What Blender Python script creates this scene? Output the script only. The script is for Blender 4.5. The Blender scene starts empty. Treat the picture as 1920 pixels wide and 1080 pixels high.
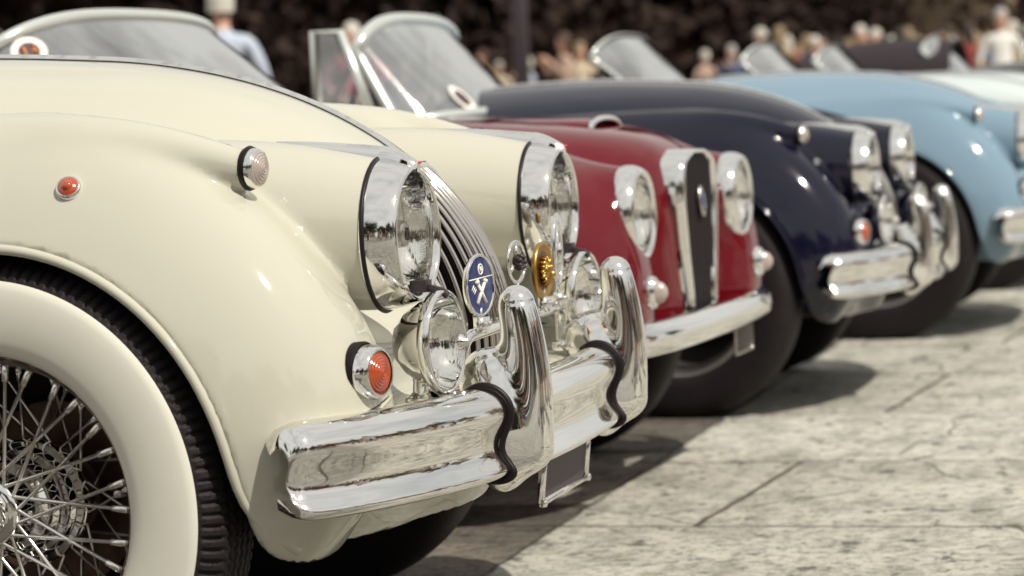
import bpy, bmesh, math, random
import numpy as np
from mathutils import Vector, Matrix
PI = math.pi
C = bpy.context.scene.collection
random.seed(4)

# ------------------------------------------------------------------ camera
F = Vector((-0.2493438, 0.96634933, -0.06321908)).normalized()
th = math.atan2(-F.x, F.y)
R0 = Vector((math.cos(th), math.sin(th), 0)); D0 = F.cross(R0)
if D0.z > 0: D0 = -D0
rl = math.radians(2.7)
RX = math.cos(rl)*R0 + math.sin(rl)*D0
DY = -math.sin(rl)*R0 + math.cos(rl)*D0
CAM_H = 0.874
cam = bpy.data.cameras.new('camera'); camo = bpy.data.objects.new('camera', cam); C.objects.link(camo)
m = Matrix.Identity(4)
for i in range(3):
    m[i][0] = RX[i]; m[i][1] = -DY[i]; m[i][2] = -F[i]
m[2][3] = CAM_H
camo.matrix_world = m
cam.sensor_width = 36; cam.lens = 5500/1920*36; cam.clip_end = 3000; cam.clip_start = .05
cam.dof.use_dof = True; cam.dof.focus_distance = 4.28; cam.dof.aperture_fstop = 5.4
cam.dof.aperture_blades = 0
bpy.context.scene.camera = camo

# ------------------------------------------------------------------ sky and sun
SUN_DIR = Vector((0.95, -0.60, 1.30)).normalized()      # towards the sun
w = bpy.data.worlds.new("World"); bpy.context.scene.world = w; w.use_nodes = True
nt = w.node_tree; nd = nt.nodes; lk = nt.links; nd.clear()
out = nd.new('ShaderNodeOutputWorld'); bg = nd.new('ShaderNodeBackground'); sky = nd.new('ShaderNodeTexSky')
sky.sky_type = 'NISHITA'; sky.sun_disc = False
sky.sun_elevation = math.asin(SUN_DIR.z); sky.sun_rotation = math.atan2(SUN_DIR.x, SUN_DIR.y)
sky.air_density = 1.0; sky.dust_density = 3.0; sky.ozone_density = 1.0
tc = nd.new('ShaderNodeTexCoord'); mp = nd.new('ShaderNodeMapping'); mp.inputs['Scale'].default_value = (1, 1, 2.6)
nz = nd.new('ShaderNodeTexNoise'); nz.inputs['Scale'].default_value = 2.3; nz.inputs['Detail'].default_value = 7; nz.inputs['Roughness'].default_value = .55
cr = nd.new('ShaderNodeValToRGB'); cr.color_ramp.elements[0].position = .34; cr.color_ramp.elements[1].position = .58
cr.color_ramp.elements[0].color = (.66,)*3+(1,)
mx = nd.new('ShaderNodeMixRGB'); mx.inputs[2].default_value = (12.6, 12.5, 11.8, 1)
lk.new(tc.outputs['Generated'], mp.inputs[0]); lk.new(mp.outputs[0], nz.inputs['Vector']); lk.new(nz.outputs[0], cr.inputs[0])
lk.new(cr.outputs[0], mx.inputs[0]); lk.new(sky.outputs[0], mx.inputs[1]); lk.new(mx.outputs[0], bg.inputs[0])
bg.inputs[1].default_value = 0.050
lk.new(bg.outputs[0], out.inputs[0])
sl = bpy.data.lights.new('sun', 'SUN'); sl.energy = 3.9; sl.angle = math.radians(1.0); sl.color = (1, .95, .84)
so = bpy.data.objects.new('sun', sl); C.objects.link(so)
so.rotation_euler = SUN_DIR.to_track_quat('Z', 'Y').to_euler()
vs = bpy.context.scene.view_settings
vs.view_transform = 'Standard'; vs.look = 'None'; vs.gamma = 1; vs.exposure = 0.27
bpy.context.scene.cycles.max_bounces = 10
bpy.context.scene.cycles.transmission_bounces = 8
bpy.context.scene.cycles.use_denoising = True

# ------------------------------------------------------------------ materials
MATS = {}
def mat(name, col=(.5, .5, .5), rough=.5, metal=0, coat=0, spec=.5, bump=0, bscale=40, var=0, vscale=8, dark=None, trans=0, ior=1.45, emit=None, coatrough=.03):
    if name in MATS: return MATS[name]
    m = bpy.data.materials.new(name); m.use_nodes = True
    n = m.node_tree.nodes; l = m.node_tree.links; b = n['Principled BSDF']
    b.inputs['Base Color'].default_value = (*col, 1); b.inputs['Roughness'].default_value = rough
    b.inputs['Metallic'].default_value = metal; b.inputs['Coat Weight'].default_value = coat; b.inputs['Coat Roughness'].default_value = coatrough
    b.inputs['Specular IOR Level'].default_value = spec; b.inputs['Transmission Weight'].default_value = trans; b.inputs['IOR'].default_value = ior
    if var or bump:
        t = n.new('ShaderNodeTexCoord')
    if var:
        z = n.new('ShaderNodeTexNoise'); z.inputs['Scale'].default_value = vscale; z.inputs['Detail'].default_value = 6
        l.new(t.outputs['Object'], z.inputs['Vector'])
        r = n.new('ShaderNodeValToRGB'); r.color_ramp.elements[0].position = .3; r.color_ramp.elements[1].position = .7
        d = dark or tuple(c*(1-var) for c in col)
        r.color_ramp.elements[0].color = (*d, 1); r.color_ramp.elements[1].color = (*col, 1)
        l.new(z.outputs[0], r.inputs[0]); l.new(r.outputs[0], b.inputs['Base Color'])
    if bump:
        z2 = n.new('ShaderNodeTexNoise'); z2.inputs['Scale'].default_value = bscale; z2.inputs['Detail'].default_value = 5
        l.new(t.outputs['Object'], z2.inputs['Vector'])
        bp = n.new('ShaderNodeBump'); bp.inputs['Strength'].default_value = bump; bp.inputs['Distance'].default_value = .01
        l.new(z2.outputs[0], bp.inputs['Height']); l.new(bp.outputs[0], b.inputs['Normal'])
    MATS[name] = m
    return m
def paint(name, col, rough=.04):
    m = mat(name, col, rough=.6, coatrough=rough, coat=1.0, spec=.0, var=.04, vscale=3); m.node_tree.nodes['Principled BSDF'].inputs['Coat IOR'].default_value = 1.66 if name == 'cream_paint' else 1.5
    n_ = m.node_tree.nodes; l_ = m.node_tree.links; t_ = n_.new('ShaderNodeTexCoord'); z_ = n_.new('ShaderNodeTexNoise'); z_.inputs['Scale'].default_value = 7; z_.inputs['Detail'].default_value = 2
    b_ = n_.new('ShaderNodeBump'); b_.inputs['Strength'].default_value = .16; b_.inputs['Distance'].default_value = .012
    l_.new(t_.outputs['Object'], z_.inputs['Vector']); l_.new(z_.outputs[0], b_.inputs['Height']); l_.new(b_.outputs[0], n_['Principled BSDF'].inputs['Coat Normal'])
    return m
cream = paint('cream_paint', (.475, .457, .382))
maroon = paint('maroon_paint', (.105, .002, .007), .07)
navy = paint('navy_paint', (.005, .005, .017), .07)
blue = paint('light_blue_paint', (.165, .25, .325), .07)
pale = paint('pale_paint', (.48, .53, .53), .07)
black_p = paint('black_paint', (.012, .009, .011))
chrome = mat('chrome', (.86, .85, .83), rough=.035, metal=1)
n = chrome.node_tree.nodes; l = chrome.node_tree.links
_t = n.new('ShaderNodeTexCoord'); _z = n.new('ShaderNodeTexNoise'); _z.inputs['Scale'].default_value = 60; _z.inputs['Detail'].default_value = 8
_r = n.new('ShaderNodeMapRange'); _r.inputs[1].default_value = .45; _r.inputs[2].default_value = .8; _r.inputs[3].default_value = .03; _r.inputs[4].default_value = .14
l.new(_t.outputs['Object'], _z.inputs['Vector']); l.new(_z.outputs[0], _r.inputs[0]); l.new(_r.outputs[0], n['Principled BSDF'].inputs['Roughness'])
steel = mat('brushed_steel', (.52, .49, .46), rough=.28, metal=1)
spoke_m = mat('spoke_steel', (.82, .79, .75), rough=.22, metal=1)
slat_m = mat('slat_chrome', (.62, .58, .54), rough=.10, metal=1)
darkmetal = mat('dark_metal', (.05, .04, .045), rough=.4, metal=.6)
rubber = mat('black_rubber', (.008, .005, .006), rough=.45, spec=.3)
tyre_m = mat('tyre_rubber', (.013, .009, .0105), rough=.6, spec=.3, bump=.25, bscale=160, var=.35, vscale=14)
white_m = mat('whitewall_rubber', (.64, .62, .54), rough=.45, var=.03, vscale=9, bump=.02, bscale=30)
well_m = mat('wheel_well', (.010, .007, .008), rough=.85)
disc_m = mat('rusty_disc', (.10, .06, .036), rough=.42, metal=.7, var=.5, vscale=30)
amber = mat('amber_lens', (.36, .048, .008), rough=.14, spec=.8, coat=1)
red_l = mat('red_lens', (.75, .03, .02), rough=.15, coat=1)
clear_l = mat('ribbed_clear_lens', (.36, .30, .27), rough=.18, coat=1, spec=.8)
glass = mat('lamp_glass', (.97, .97, .94), rough=.0, trans=1, ior=1.09)
plate_m = mat('plate_dark', (.045, .032, .045), rough=.55)
enamel = mat('blue_enamel', (.012, .025, .11), rough=.2, coat=1)
white_e = mat('white_enamel', (.75, .72, .66), rough=.3)
gold = mat('gold_brass', (.52, .31, .09), rough=.28, metal=1)
brass_d = mat('dark_brass', (.22, .12, .04), rough=.35, metal=1)
leather = mat('dark_leather', (.03, .012, .012), rough=.6)
def glassy(name, tint, refl):
    m = bpy.data.materials.new(name); m.use_nodes = True; n = m.node_tree.nodes; l = m.node_tree.links; n.clear()
    o = n.new('ShaderNodeOutputMaterial'); t = n.new('ShaderNodeBsdfTransparent'); g = n.new('ShaderNodeBsdfGlossy'); x = n.new('ShaderNodeMixShader'); f = n.new('ShaderNodeFresnel')
    a = n.new('ShaderNodeMath'); a.operation = 'MULTIPLY_ADD'; a.inputs[1].default_value = 1.6; a.inputs[2].default_value = refl; a.use_clamp = True
    t.inputs[0].default_value = (*tint, 1); g.inputs['Roughness'].default_value = .01; f.inputs[0].default_value = 1.5
    tt = n.new('ShaderNodeTexCoord'); zn = n.new('ShaderNodeTexNoise'); zn.inputs['Scale'].default_value = 3.5; zn.inputs['Detail'].default_value = 5; mr_ = n.new('ShaderNodeMapRange')
    mr_.inputs[1].default_value = .35; mr_.inputs[2].default_value = .65; mr_.inputs[3].default_value = refl*.45; mr_.inputs[4].default_value = refl*1.25
    l.new(tt.outputs['Object'], zn.inputs['Vector']); l.new(zn.outputs[0], mr_.inputs[0]); l.new(mr_.outputs[0], a.inputs[2])
    l.new(f.outputs[0], a.inputs[0]); l.new(a.outputs[0], x.inputs[0]); l.new(t.outputs[0], x.inputs[1]); l.new(g.outputs[0], x.inputs[2]); l.new(x.outputs[0], o.inputs[0])
    MATS[name] = m; return m
screen_glass = glassy('screen_glass', (.84, .86, .82), .52)

# ------------------------------------------------------------------ helpers
def link(o, parent=None):
    C.objects.link(o)
    if parent is not None: o.parent = parent
    return o
def setmat(me, mm):
    for q in (mm if isinstance(mm, (list, tuple)) else [mm]): me.materials.append(q)
def mesh(name, verts, faces, mm, parent=None, smooth=True, fm=None, normals=None):
    me = bpy.data.meshes.new(name)
    if isinstance(verts, np.ndarray) and isinstance(faces, np.ndarray):
        me.vertices.add(len(verts)); me.vertices.foreach_set('co', verts.astype(np.float32).ravel())
        k = faces.shape[1]; me.loops.add(faces.size); me.loops.foreach_set('vertex_index', faces.astype(np.int32).ravel())
        me.polygons.add(len(faces)); me.polygons.foreach_set('loop_start', np.arange(0, faces.size, k, dtype=np.int32))
        me.update(calc_edges=True); me.validate()
    else:
        me.from_pydata([tuple(v) for v in verts], [], [tuple(f) for f in faces]); me.update()
    setmat(me, mm)
    if fm is not None: me.polygons.foreach_set('material_index', np.asarray(fm, dtype=np.int32))
    me.polygons.foreach_set('use_smooth', np.full(len(me.polygons), smooth))
    if normals is not None: me.normals_split_custom_set_from_vertices([tuple(q) for q in normals])
    return link(bpy.data.objects.new(name, me), parent)
def inst(name, key_obj, parent, loc=None, mm=None):
    me = key_obj.data
    if mm is not None:
        me = me.copy(); me.materials.clear(); setmat(me, mm)
    o = bpy.data.objects.new(name, me); link(o, parent)
    if loc is not None: o.location = loc
    return o
class MB:                                   # collects shapes into one mesh
    def __init__(s): s.v = []; s.f = []; s.m = []
    def add(s, v, f, mi=0):
        k = len(s.v); s.v += [tuple(q) for q in v]; s.f += [tuple(i+k for i in q) for q in f]; s.m += [mi]*len(f); return s
    def build(s, name, mm, parent=None, smooth=True, bevel=0, auto=None):
        o = mesh(name, s.v, s.f, mm, parent, smooth, fm=s.m)
        if bevel:
            b = o.modifiers.new('b', 'BEVEL'); b.width = bevel; b.segments = 3; b.limit_method = 'ANGLE'
            b.harden_normals = False
        if auto is not None:
            o.data.set_sharp_from_angle(angle=math.radians(auto))
        return o
    def box(s, lo, hi, mi=0):
        x0, y0, z0 = lo; x1, y1, z1 = hi
        return s.add([(x0,y0,z0),(x1,y0,z0),(x1,y1,z0),(x0,y1,z0),(x0,y0,z1),(x1,y0,z1),(x1,y1,z1),(x0,y1,z1)],
              [(0,3,2,1),(4,5,6,7),(0,1,5,4),(1,2,6,5),(2,3,7,6),(3,0,4,7)], mi)
def frame(d, up=(0, 0, 1)):
    d = Vector(d).normalized(); u = Vector(up)
    if abs(d.dot(u)) > .95: u = Vector((1, 0, 0))
    a = u.cross(d).normalized(); b = d.cross(a)
    return a, b, d
def g_lathe(prof, o=(0,0,0), axis=(1,0,0), n=48, up=(0,0,1), sx=1, sy=1, cap0=True, cap1=True):
    """prof: list of (t along axis, radius)"""
    a, b, d = frame(axis, up); o = Vector(o); V = []; Fc = []
    for t, r in prof:
        for i in range(n):
            q = 2*PI*i/n
            V.append(o + d*t + a*(r*math.cos(q)*sx) + b*(r*math.sin(q)*sy))
    for j in range(len(prof)-1):
        for i in range(n):
            k = (i+1) % n
            Fc.append((j*n+i, j*n+k, (j+1)*n+k, (j+1)*n+i))
    if cap0 and prof[0][1] > 1e-5: Fc.append(tuple(range(n-1, -1, -1)))
    if cap1 and prof[-1][1] > 1e-5: Fc.append(tuple((len(prof)-1)*n+i for i in range(n)))
    return V, Fc
def g_tube(path, r, n=10, caps=True, closed=False, sec=None):
    """r: float or list; sec: optional list of (a,b) unit section"""
    P = [Vector(p) for p in path]; V = []; Fc = []; m = len(P)
    rr = r if isinstance(r, (list, tuple)) else [r]*m
    T = []
    for i in range(m):
        if closed: t = P[(i+1) % m]-P[i-1]
        else: t = P[min(i+1, m-1)]-P[max(i-1, 0)]
        T.append(t.normalized())
    a, b, _ = frame(T[0])
    for i in range(m):
        a = (a - T[i]*a.dot(T[i])).normalized(); b = T[i].cross(a)
        for k in range(n):
            q = 2*PI*k/n
            if sec: ca, cb = sec[k % len(sec)]
            else: ca, cb = math.cos(q), math.sin(q)
            V.append(P[i]+a*(ca*rr[i])+b*(cb*rr[i]))
    for i in range(m if closed else m-1):
        j = (i+1) % m
        for k in range(n):
            l = (k+1) % n
            Fc.append((i*n+k, i*n+l, j*n+l, j*n+k))
    if caps and not closed:
        Fc.append(tuple(range(n-1, -1, -1))); Fc.append(tuple((m-1)*n+k for k in range(n)))
    return V, Fc
def g_grid(P, closed_u=False, closed_v=False):
    nu = len(P); nv = len(P[0]); V = [q for row in P for q in row]; Fc = []
    for i in range(nu if closed_u else nu-1):
        for j in range(nv if closed_v else nv-1):
            a = i; b = (i+1) % nu; c = j; d = (j+1) % nv
            Fc.append((a*nv+c, b*nv+c, b*nv+d, a*nv+d))
    return V, Fc
def spl(xs, ys):                            # natural cubic spline, clamped outside
    xs = np.array(xs, float); ys = np.array(ys, float); n = len(xs); h = np.diff(xs)
    A = np.eye(n); r = np.zeros(n)
    for i in range(1, n-1):
        A[i, i-1] = h[i-1]; A[i, i] = 2*(h[i-1]+h[i]); A[i, i+1] = h[i]
        r[i] = 3*((ys[i+1]-ys[i])/h[i]-(ys[i]-ys[i-1])/h[i-1])
    c = np.linalg.solve(A, r)
    b = np.diff(ys)/h - h*(2*c[:-1]+c[1:])/3; d = np.diff(c)/(3*h)
    def f(x):
        x = np.clip(x, xs[0], xs[-1]); i = np.clip(np.searchsorted(xs, x)-1, 0, n-2); t = x-xs[i]
        return ys[i]+t*(b[i]+t*(c[i]+t*d[i]))
    return f
def smin(a, b, k):
    h = np.maximum(k-np.abs(a-b), 0)/k
    return np.minimum(a, b)-h*h*h*k/6
def smax(a, b, k): return -smin(-a, -b, k)
def surfnet(fn, xs, ys, zs, mirror=True, iters=4):
    X, Y, Z = np.meshgrid(xs, ys, zs, indexing='ij')
    G = fn(X, Y, Z); S = G < 0
    nx, ny, nz = G.shape
    c = np.zeros((nx-1, ny-1, nz-1), int)
    for a in (0, 1):
        for b in (0, 1):
            for d in (0, 1): c += S[a:nx-1+a, b:ny-1+b, d:nz-1+d]
    act = (c > 0) & (c < 8); idx = np.full(act.shape, -1); I = np.argwhere(act); idx[act] = np.arange(len(I))
    A = [xs, ys, zs]; P = np.zeros((len(I), 3)); N = np.zeros(len(I))
    for ax in range(3):
        o1, o2 = [q for q in range(3) if q != ax]
        for b in (0, 1):
            for d in (0, 1):
                p = I.copy(); p[:, o1] += b; p[:, o2] += d; q = p.copy(); q[:, ax] += 1
                g0 = G[p[:, 0], p[:, 1], p[:, 2]]; g1 = G[q[:, 0], q[:, 1], q[:, 2]]
                mk = (g0 < 0) != (g1 < 0); t = np.where(mk, g0/np.where(mk, g0-g1, 1), 0)
                pp = np.stack([A[k][p[:, k]] for k in range(3)], 1); pp[:, ax] += t*(A[ax][q[:, ax]]-A[ax][p[:, ax]])
                P[mk] += pp[mk]; N += mk
    P /= N[:, None]
    e = 4e-4
    def grad(P):
        x, y, z = P.T
        return np.stack([fn(x+e, y, z)-fn(x-e, y, z), fn(x, y+e, z)-fn(x, y-e, z), fn(x, y, z+e)-fn(x, y, z-e)], 1)/(2*e)
    lo = np.stack([A[k][I[:, k]] for k in range(3)], 1); hi = np.stack([A[k][I[:, k]+1] for k in range(3)], 1); mg = (hi-lo)*.25
    for _ in range(iters):
        g = grad(P); v = fn(*P.T); st = g*(v/np.maximum((g*g).sum(1), .05))[:, None]
        P = np.clip(P-np.clip(st, -.01, .01), lo-mg, hi+mg)
        if mirror: P[I[:, 1] == 0, 1] = 0
    g = grad(P); nrm = g/np.maximum(np.linalg.norm(g, axis=1), 1e-9)[:, None]
    Q = []
    for ax in range(3):
        o1, o2 = [(1, 2), (2, 0), (0, 1)][ax]
        sl0 = [slice(None)]*3; sl1 = [slice(None)]*3; sl0[ax] = slice(0, -1); sl1[ax] = slice(1, None)
        a = S[tuple(sl0)]; b = S[tuple(sl1)]
        for sgn, mk in ((0, a & ~b), (1, ~a & b)):
            E = np.argwhere(mk); ok = (E[:, o1] > 0) & (E[:, o2] > 0) & (E[:, o1] < G.shape[o1]-1) & (E[:, o2] < G.shape[o2]-1); E = E[ok]
            def at(d1, d2):
                p = E.copy(); p[:, o1] -= d1; p[:, o2] -= d2; return idx[p[:, 0], p[:, 1], p[:, 2]]
            q = np.stack([at(1, 1), at(0, 1), at(0, 0), at(1, 0)], 1)
            if sgn: q = q[:, ::-1]
            Q.append(q)
    Q = np.concatenate(Q)
    if mirror:
        nP = len(P); first = I[:, 1] == 0; mp = np.arange(nP)+0; new = np.full(nP, -1); new[~first] = nP+np.arange((~first).sum()); new[first] = np.arange(nP)[first]
        P2 = P[~first]*np.array([1, -1, 1]); n2 = nrm[~first]*np.array([1, -1, 1])
        nrm[first, 1] = 0
        P = np.concatenate([P, P2]); nrm = np.concatenate([nrm, n2]); Q = np.concatenate([Q, new[Q][:, ::-1]])
    return P, Q, nrm
def axis_pts(*segs):                        # segs: (start, stop, step)
    o = []
    for a, b, s in segs: o += list(np.linspace(a, b, max(2, int(round((b-a)/s))+1))[(1 if o else 0):])
    return np.array(o)
def thing(name, label, cat, loc=(0, 0, 0), rz=0, group=None, kind=None, scale=1):
    o = bpy.data.objects.new(name, None); C.objects.link(o); o.location = loc; o.rotation_euler = (0, 0, rz); o.scale = (scale,)*3
    o.empty_display_size = .1
    return tag(o, label, cat, group, kind)
def tag(o, label=None, cat=None, group=None, kind=None):
    if label: o['label'] = label
    if cat: o['category'] = cat
    if group: o['group'] = group
    if kind: o['kind'] = kind
    return o
CACHE = {}
def cached(key, fn):
    if key not in CACHE: CACHE[key] = fn()
    return CACHE[key]

# ------------------------------------------------------------------ ground
def ground():
    xs = axis_pts((-300, -6, 20), (-6, 8, .5), (8, 300, 20)); ys = axis_pts((-300, 0, 20), (0, 20, .5), (20, 400, 20))
    V, Fc = g_grid([[(x, y, 0) for y in ys] for x in xs])
    m = bpy.data.materials.new('stone_paving'); m.use_nodes = True; n = m.node_tree.nodes; l = m.node_tree.links; b = n['Principled BSDF']
    t = n.new('ShaderNodeTexCoord')
    def noise(sc, det, rough=.6, sxy=(1, 1, 1), dist=0):
        mp = n.new('ShaderNodeMapping'); mp.inputs['Scale'].default_value = sxy; l.new(t.outputs['Object'], mp.inputs[0])
        z = n.new('ShaderNodeTexNoise'); z.inputs['Scale'].default_value = sc; z.inputs['Detail'].default_value = det; z.inputs['Roughness'].default_value = rough; z.inputs['Distortion'].default_value = dist
        l.new(mp.outputs[0], z.inputs['Vector']); return z.outputs[0]
    def ramp(s, p0, c0, p1, c1):
        r = n.new('ShaderNodeValToRGB'); r.color_ramp.elements[0].position = p0; r.color_ramp.elements[1].position = p1
        r.color_ramp.elements[0].color = (*c0, 1) if isinstance(c0, tuple) else (c0,)*3+(1,); r.color_ramp.elements[1].color = (*c1, 1) if isinstance(c1, tuple) else (c1,)*3+(1,)
        l.new(s, r.inputs[0]); return r.outputs[0]
    def mul(a, b_, f=1.0):
        x = n.new('ShaderNodeMixRGB'); x.blend_type = 'MULTIPLY'; x.inputs[0].default_value = f; l.new(a, x.inputs[1]); l.new(b_, x.inputs[2]); return x.outputs[0]
    base = ramp(noise(1.1, 8), .3, (.56, .535, .465), .7, (.72, .695, .615))
    blot = ramp(noise(6.5, 13, .82, (1.0, .55, 1)), .40, .55, .54, 1.0)
    speck = ramp(noise(30, 9, .8), .38, .36, .50, 1.0)
    grain = ramp(noise(160, 4, .7), .3, .72, .7, 1.0)
    pits = ramp(noise(16, 5, .65, (1, .6, 1)), .585, 1.0, .64, .15)
    # cracks: thin warped voronoi edges
    mpz = n.new('ShaderNodeMixRGB'); mpz.inputs[0].default_value = .16
    nz3 = n.new('ShaderNodeTexNoise'); nz3.inputs['Scale'].default_value = 3.0; nz3.inputs['Detail'].default_value = 8
    l.new(t.outputs['Object'], nz3.inputs['Vector']); l.new(t.outputs['Object'], mpz.inputs[1]); l.new(nz3.outputs['Color'], mpz.inputs[2])
    vo = n.new('ShaderNodeTexVoronoi'); vo.feature = 'DISTANCE_TO_EDGE'; vo.inputs['Scale'].default_value = 1.7; l.new(mpz.outputs[0], vo.inputs['Vector'])
    crk = ramp(vo.outputs['Distance'], .0, .12, .010, 1.0)
    msk = ramp(noise(1.3, 3), .47, 1.0, .52, 0.0)
    cm = n.new('ShaderNodeMixRGB'); cm.blend_type = 'LIGHTEN'; cm.inputs[0].default_value = 1; l.new(crk, cm.inputs[1]); l.new(msk, cm.inputs[2])
    # slab joints
    mpb = n.new('ShaderNodeMapping'); mpb.inputs['Rotation'].default_value = (0, 0, math.radians(4)); mpb.inputs['Location'].default_value = (.35, .28, 0)
    nzj = n.new('ShaderNodeTexNoise'); nzj.inputs['Scale'].default_value = 7; nzj.inputs['Detail'].default_value = 5; l.new(t.outputs['Object'], nzj.inputs['Vector'])
    mj = n.new('ShaderNodeMixRGB'); mj.inputs[0].default_value = .02; l.new(t.outputs['Object'], mj.inputs[1]); l.new(nzj.outputs['Color'], mj.inputs[2]); l.new(mj.outputs[0], mpb.inputs[0])
    br = n.new('ShaderNodeTexBrick'); br.inputs['Scale'].default_value = 1; br.inputs['Brick Width'].default_value = 2.3; br.inputs['Row Height'].default_value = .98
    br.inputs['Mortar Size'].default_value = .009; br.inputs['Mortar Smooth'].default_value = .4
    br.inputs['Color1'].default_value = (1, 1, 1, 1); br.inputs['Color2'].default_value = (.80, .79, .77, 1); br.inputs['Mortar'].default_value = (.20, .16, .14, 1)
    l.new(mpb.outputs[0], br.inputs['Vector'])
    # a reddish stone band under the cars, its dark rows deepened by painted shade
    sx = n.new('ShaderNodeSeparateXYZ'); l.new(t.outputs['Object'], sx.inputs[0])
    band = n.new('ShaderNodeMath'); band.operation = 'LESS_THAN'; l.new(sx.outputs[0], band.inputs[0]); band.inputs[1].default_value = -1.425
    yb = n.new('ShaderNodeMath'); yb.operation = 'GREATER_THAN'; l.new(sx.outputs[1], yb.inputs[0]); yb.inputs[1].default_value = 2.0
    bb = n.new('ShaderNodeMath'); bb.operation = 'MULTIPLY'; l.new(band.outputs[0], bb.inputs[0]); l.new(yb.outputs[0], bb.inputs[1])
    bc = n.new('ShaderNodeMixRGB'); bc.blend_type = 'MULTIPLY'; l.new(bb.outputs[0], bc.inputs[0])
    # setts of different stone left of the long joint; dark tones include car shadow
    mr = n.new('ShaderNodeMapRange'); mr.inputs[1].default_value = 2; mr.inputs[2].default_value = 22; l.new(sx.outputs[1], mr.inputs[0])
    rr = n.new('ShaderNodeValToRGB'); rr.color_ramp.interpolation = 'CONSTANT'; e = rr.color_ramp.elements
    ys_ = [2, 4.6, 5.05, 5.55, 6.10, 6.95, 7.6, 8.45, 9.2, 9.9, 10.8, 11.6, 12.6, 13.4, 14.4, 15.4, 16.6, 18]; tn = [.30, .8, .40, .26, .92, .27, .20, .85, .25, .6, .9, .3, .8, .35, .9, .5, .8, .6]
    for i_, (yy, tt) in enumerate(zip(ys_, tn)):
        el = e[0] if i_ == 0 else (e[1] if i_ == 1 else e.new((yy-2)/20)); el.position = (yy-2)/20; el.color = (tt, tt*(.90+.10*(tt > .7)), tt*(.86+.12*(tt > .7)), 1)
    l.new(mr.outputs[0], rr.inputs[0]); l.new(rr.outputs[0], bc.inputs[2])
    # the dark gap of the long joint and of the joints between the setts
    ab = n.new('ShaderNodeMath'); ab.operation = 'ADD'; ab.inputs[1].default_value = 1.425; wob = n.new('ShaderNodeMath'); wob.operation = 'MULTIPLY_ADD'; wob.inputs[1].default_value = .03; l.new(nzj.outputs[0], wob.inputs[0]); l.new(sx.outputs[0], wob.inputs[2]); wob.use_clamp = False
    l.new(wob.outputs[0], ab.inputs[0]); a2 = n.new('ShaderNodeMath'); a2.operation = 'ABSOLUTE'; a3 = n.new('ShaderNodeMath'); a3.operation = 'SUBTRACT'; a3.inputs[1].default_value = .015; l.new(ab.outputs[0], a3.inputs[0]); l.new(a3.outputs[0], a2.inputs[0])
    gapj = ramp(a2.outputs[0], .003, .25, .008, 1.0)
    fy = n.new('ShaderNodeMapRange'); fy.inputs[1].default_value = 3.9; fy.inputs[2].default_value = 4.1; fy.inputs[3].default_value = .50; fy.inputs[4].default_value = 1.0; l.new(sx.outputs[1], fy.inputs[0])  # unseen near paving darkened to dim its reflection and bounce onto the car
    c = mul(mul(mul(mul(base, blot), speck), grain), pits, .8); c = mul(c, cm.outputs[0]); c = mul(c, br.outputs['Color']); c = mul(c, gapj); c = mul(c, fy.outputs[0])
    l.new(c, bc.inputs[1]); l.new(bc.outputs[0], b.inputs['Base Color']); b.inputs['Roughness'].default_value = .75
    hgt = mul(mul(speck, grain), mul(cm.outputs[0], br.outputs['Color']))
    bp = n.new('ShaderNodeBump'); bp.inputs['Strength'].default_value = .5; bp.inputs['Distance'].default_value = .006; l.new(hgt, bp.inputs['Height']); l.new(bp.outputs[0], b.inputs['Normal'])
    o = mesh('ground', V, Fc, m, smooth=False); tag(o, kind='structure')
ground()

# ------------------------------------------------------------------ classic roadster body (x forward, y across, z up, origin under the front axle)
def ell(x, y, z, yc, zc, a, bt, bb, x0, c, p=2.4, q=2.0, xr=None, cr=1.0):
    zt = z-zc; b = np.where(zt > 0, bt, bb); Z = np.abs(zt)/b; Y = np.abs(y-yc)/a; X = np.maximum(x-x0, 0)/c
    if xr is not None: X = X+np.maximum(xr-x, 0)/cr
    W = (Y**p+X**p+1e-12)**(1/p); r = (W**q+Z**q+1e-12)**(1/q)
    g = np.sqrt((Z/b)**2+(Y/a)**2+(X/c)**2)+1e-3
    return (r-1)*np.maximum(np.minimum(r, 2), .3)/g
RA = -2.40                                   # rear axle
ARCH_R = .366
BON_A = spl([-3.4, -1.4, -.8, -.5, 0, .3, .56], [.58, .62, .58, .53, .45, .37, .32])
BON_T = spl([-3.5, -3.0, -2.2, -1.4, -.8, -.284, 0, .6], [.18, .27, .38, .44, .475, .482, .462, .445])
POD_R = spl([-.8, -.3, -.05, .15, .34, .50], [.14, .15, .148, .138, .122, .1065])
POD_T = spl([-.8, -.3, -.05, .15, .34, .50], [.70, .79, .832, .842, .832, .8015])
WB = spl([-3.5, -.5, -.1, .2, .6], [.62, .62, .56, .42, .38])
WT = spl([-3.5, -1.9, -1.2, -.5, -.1, .2, .6], [.28, .36, .405, .432, .441, .44, .44])
HT = spl([-3.5, -.3, 0, .15, .3, .6], [.25, .25, .235, .19, .10, .06])
def arch_d(x, z, cx=0, r=ARCH_R): return np.sqrt((x-cx)**2+(z-.345)**2)-r
GR_W = spl([.440, .47, .52, .60, .68, .735, .765, .782], [.105, .122, .14, .157, .158, .125, .085, .045])
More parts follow.
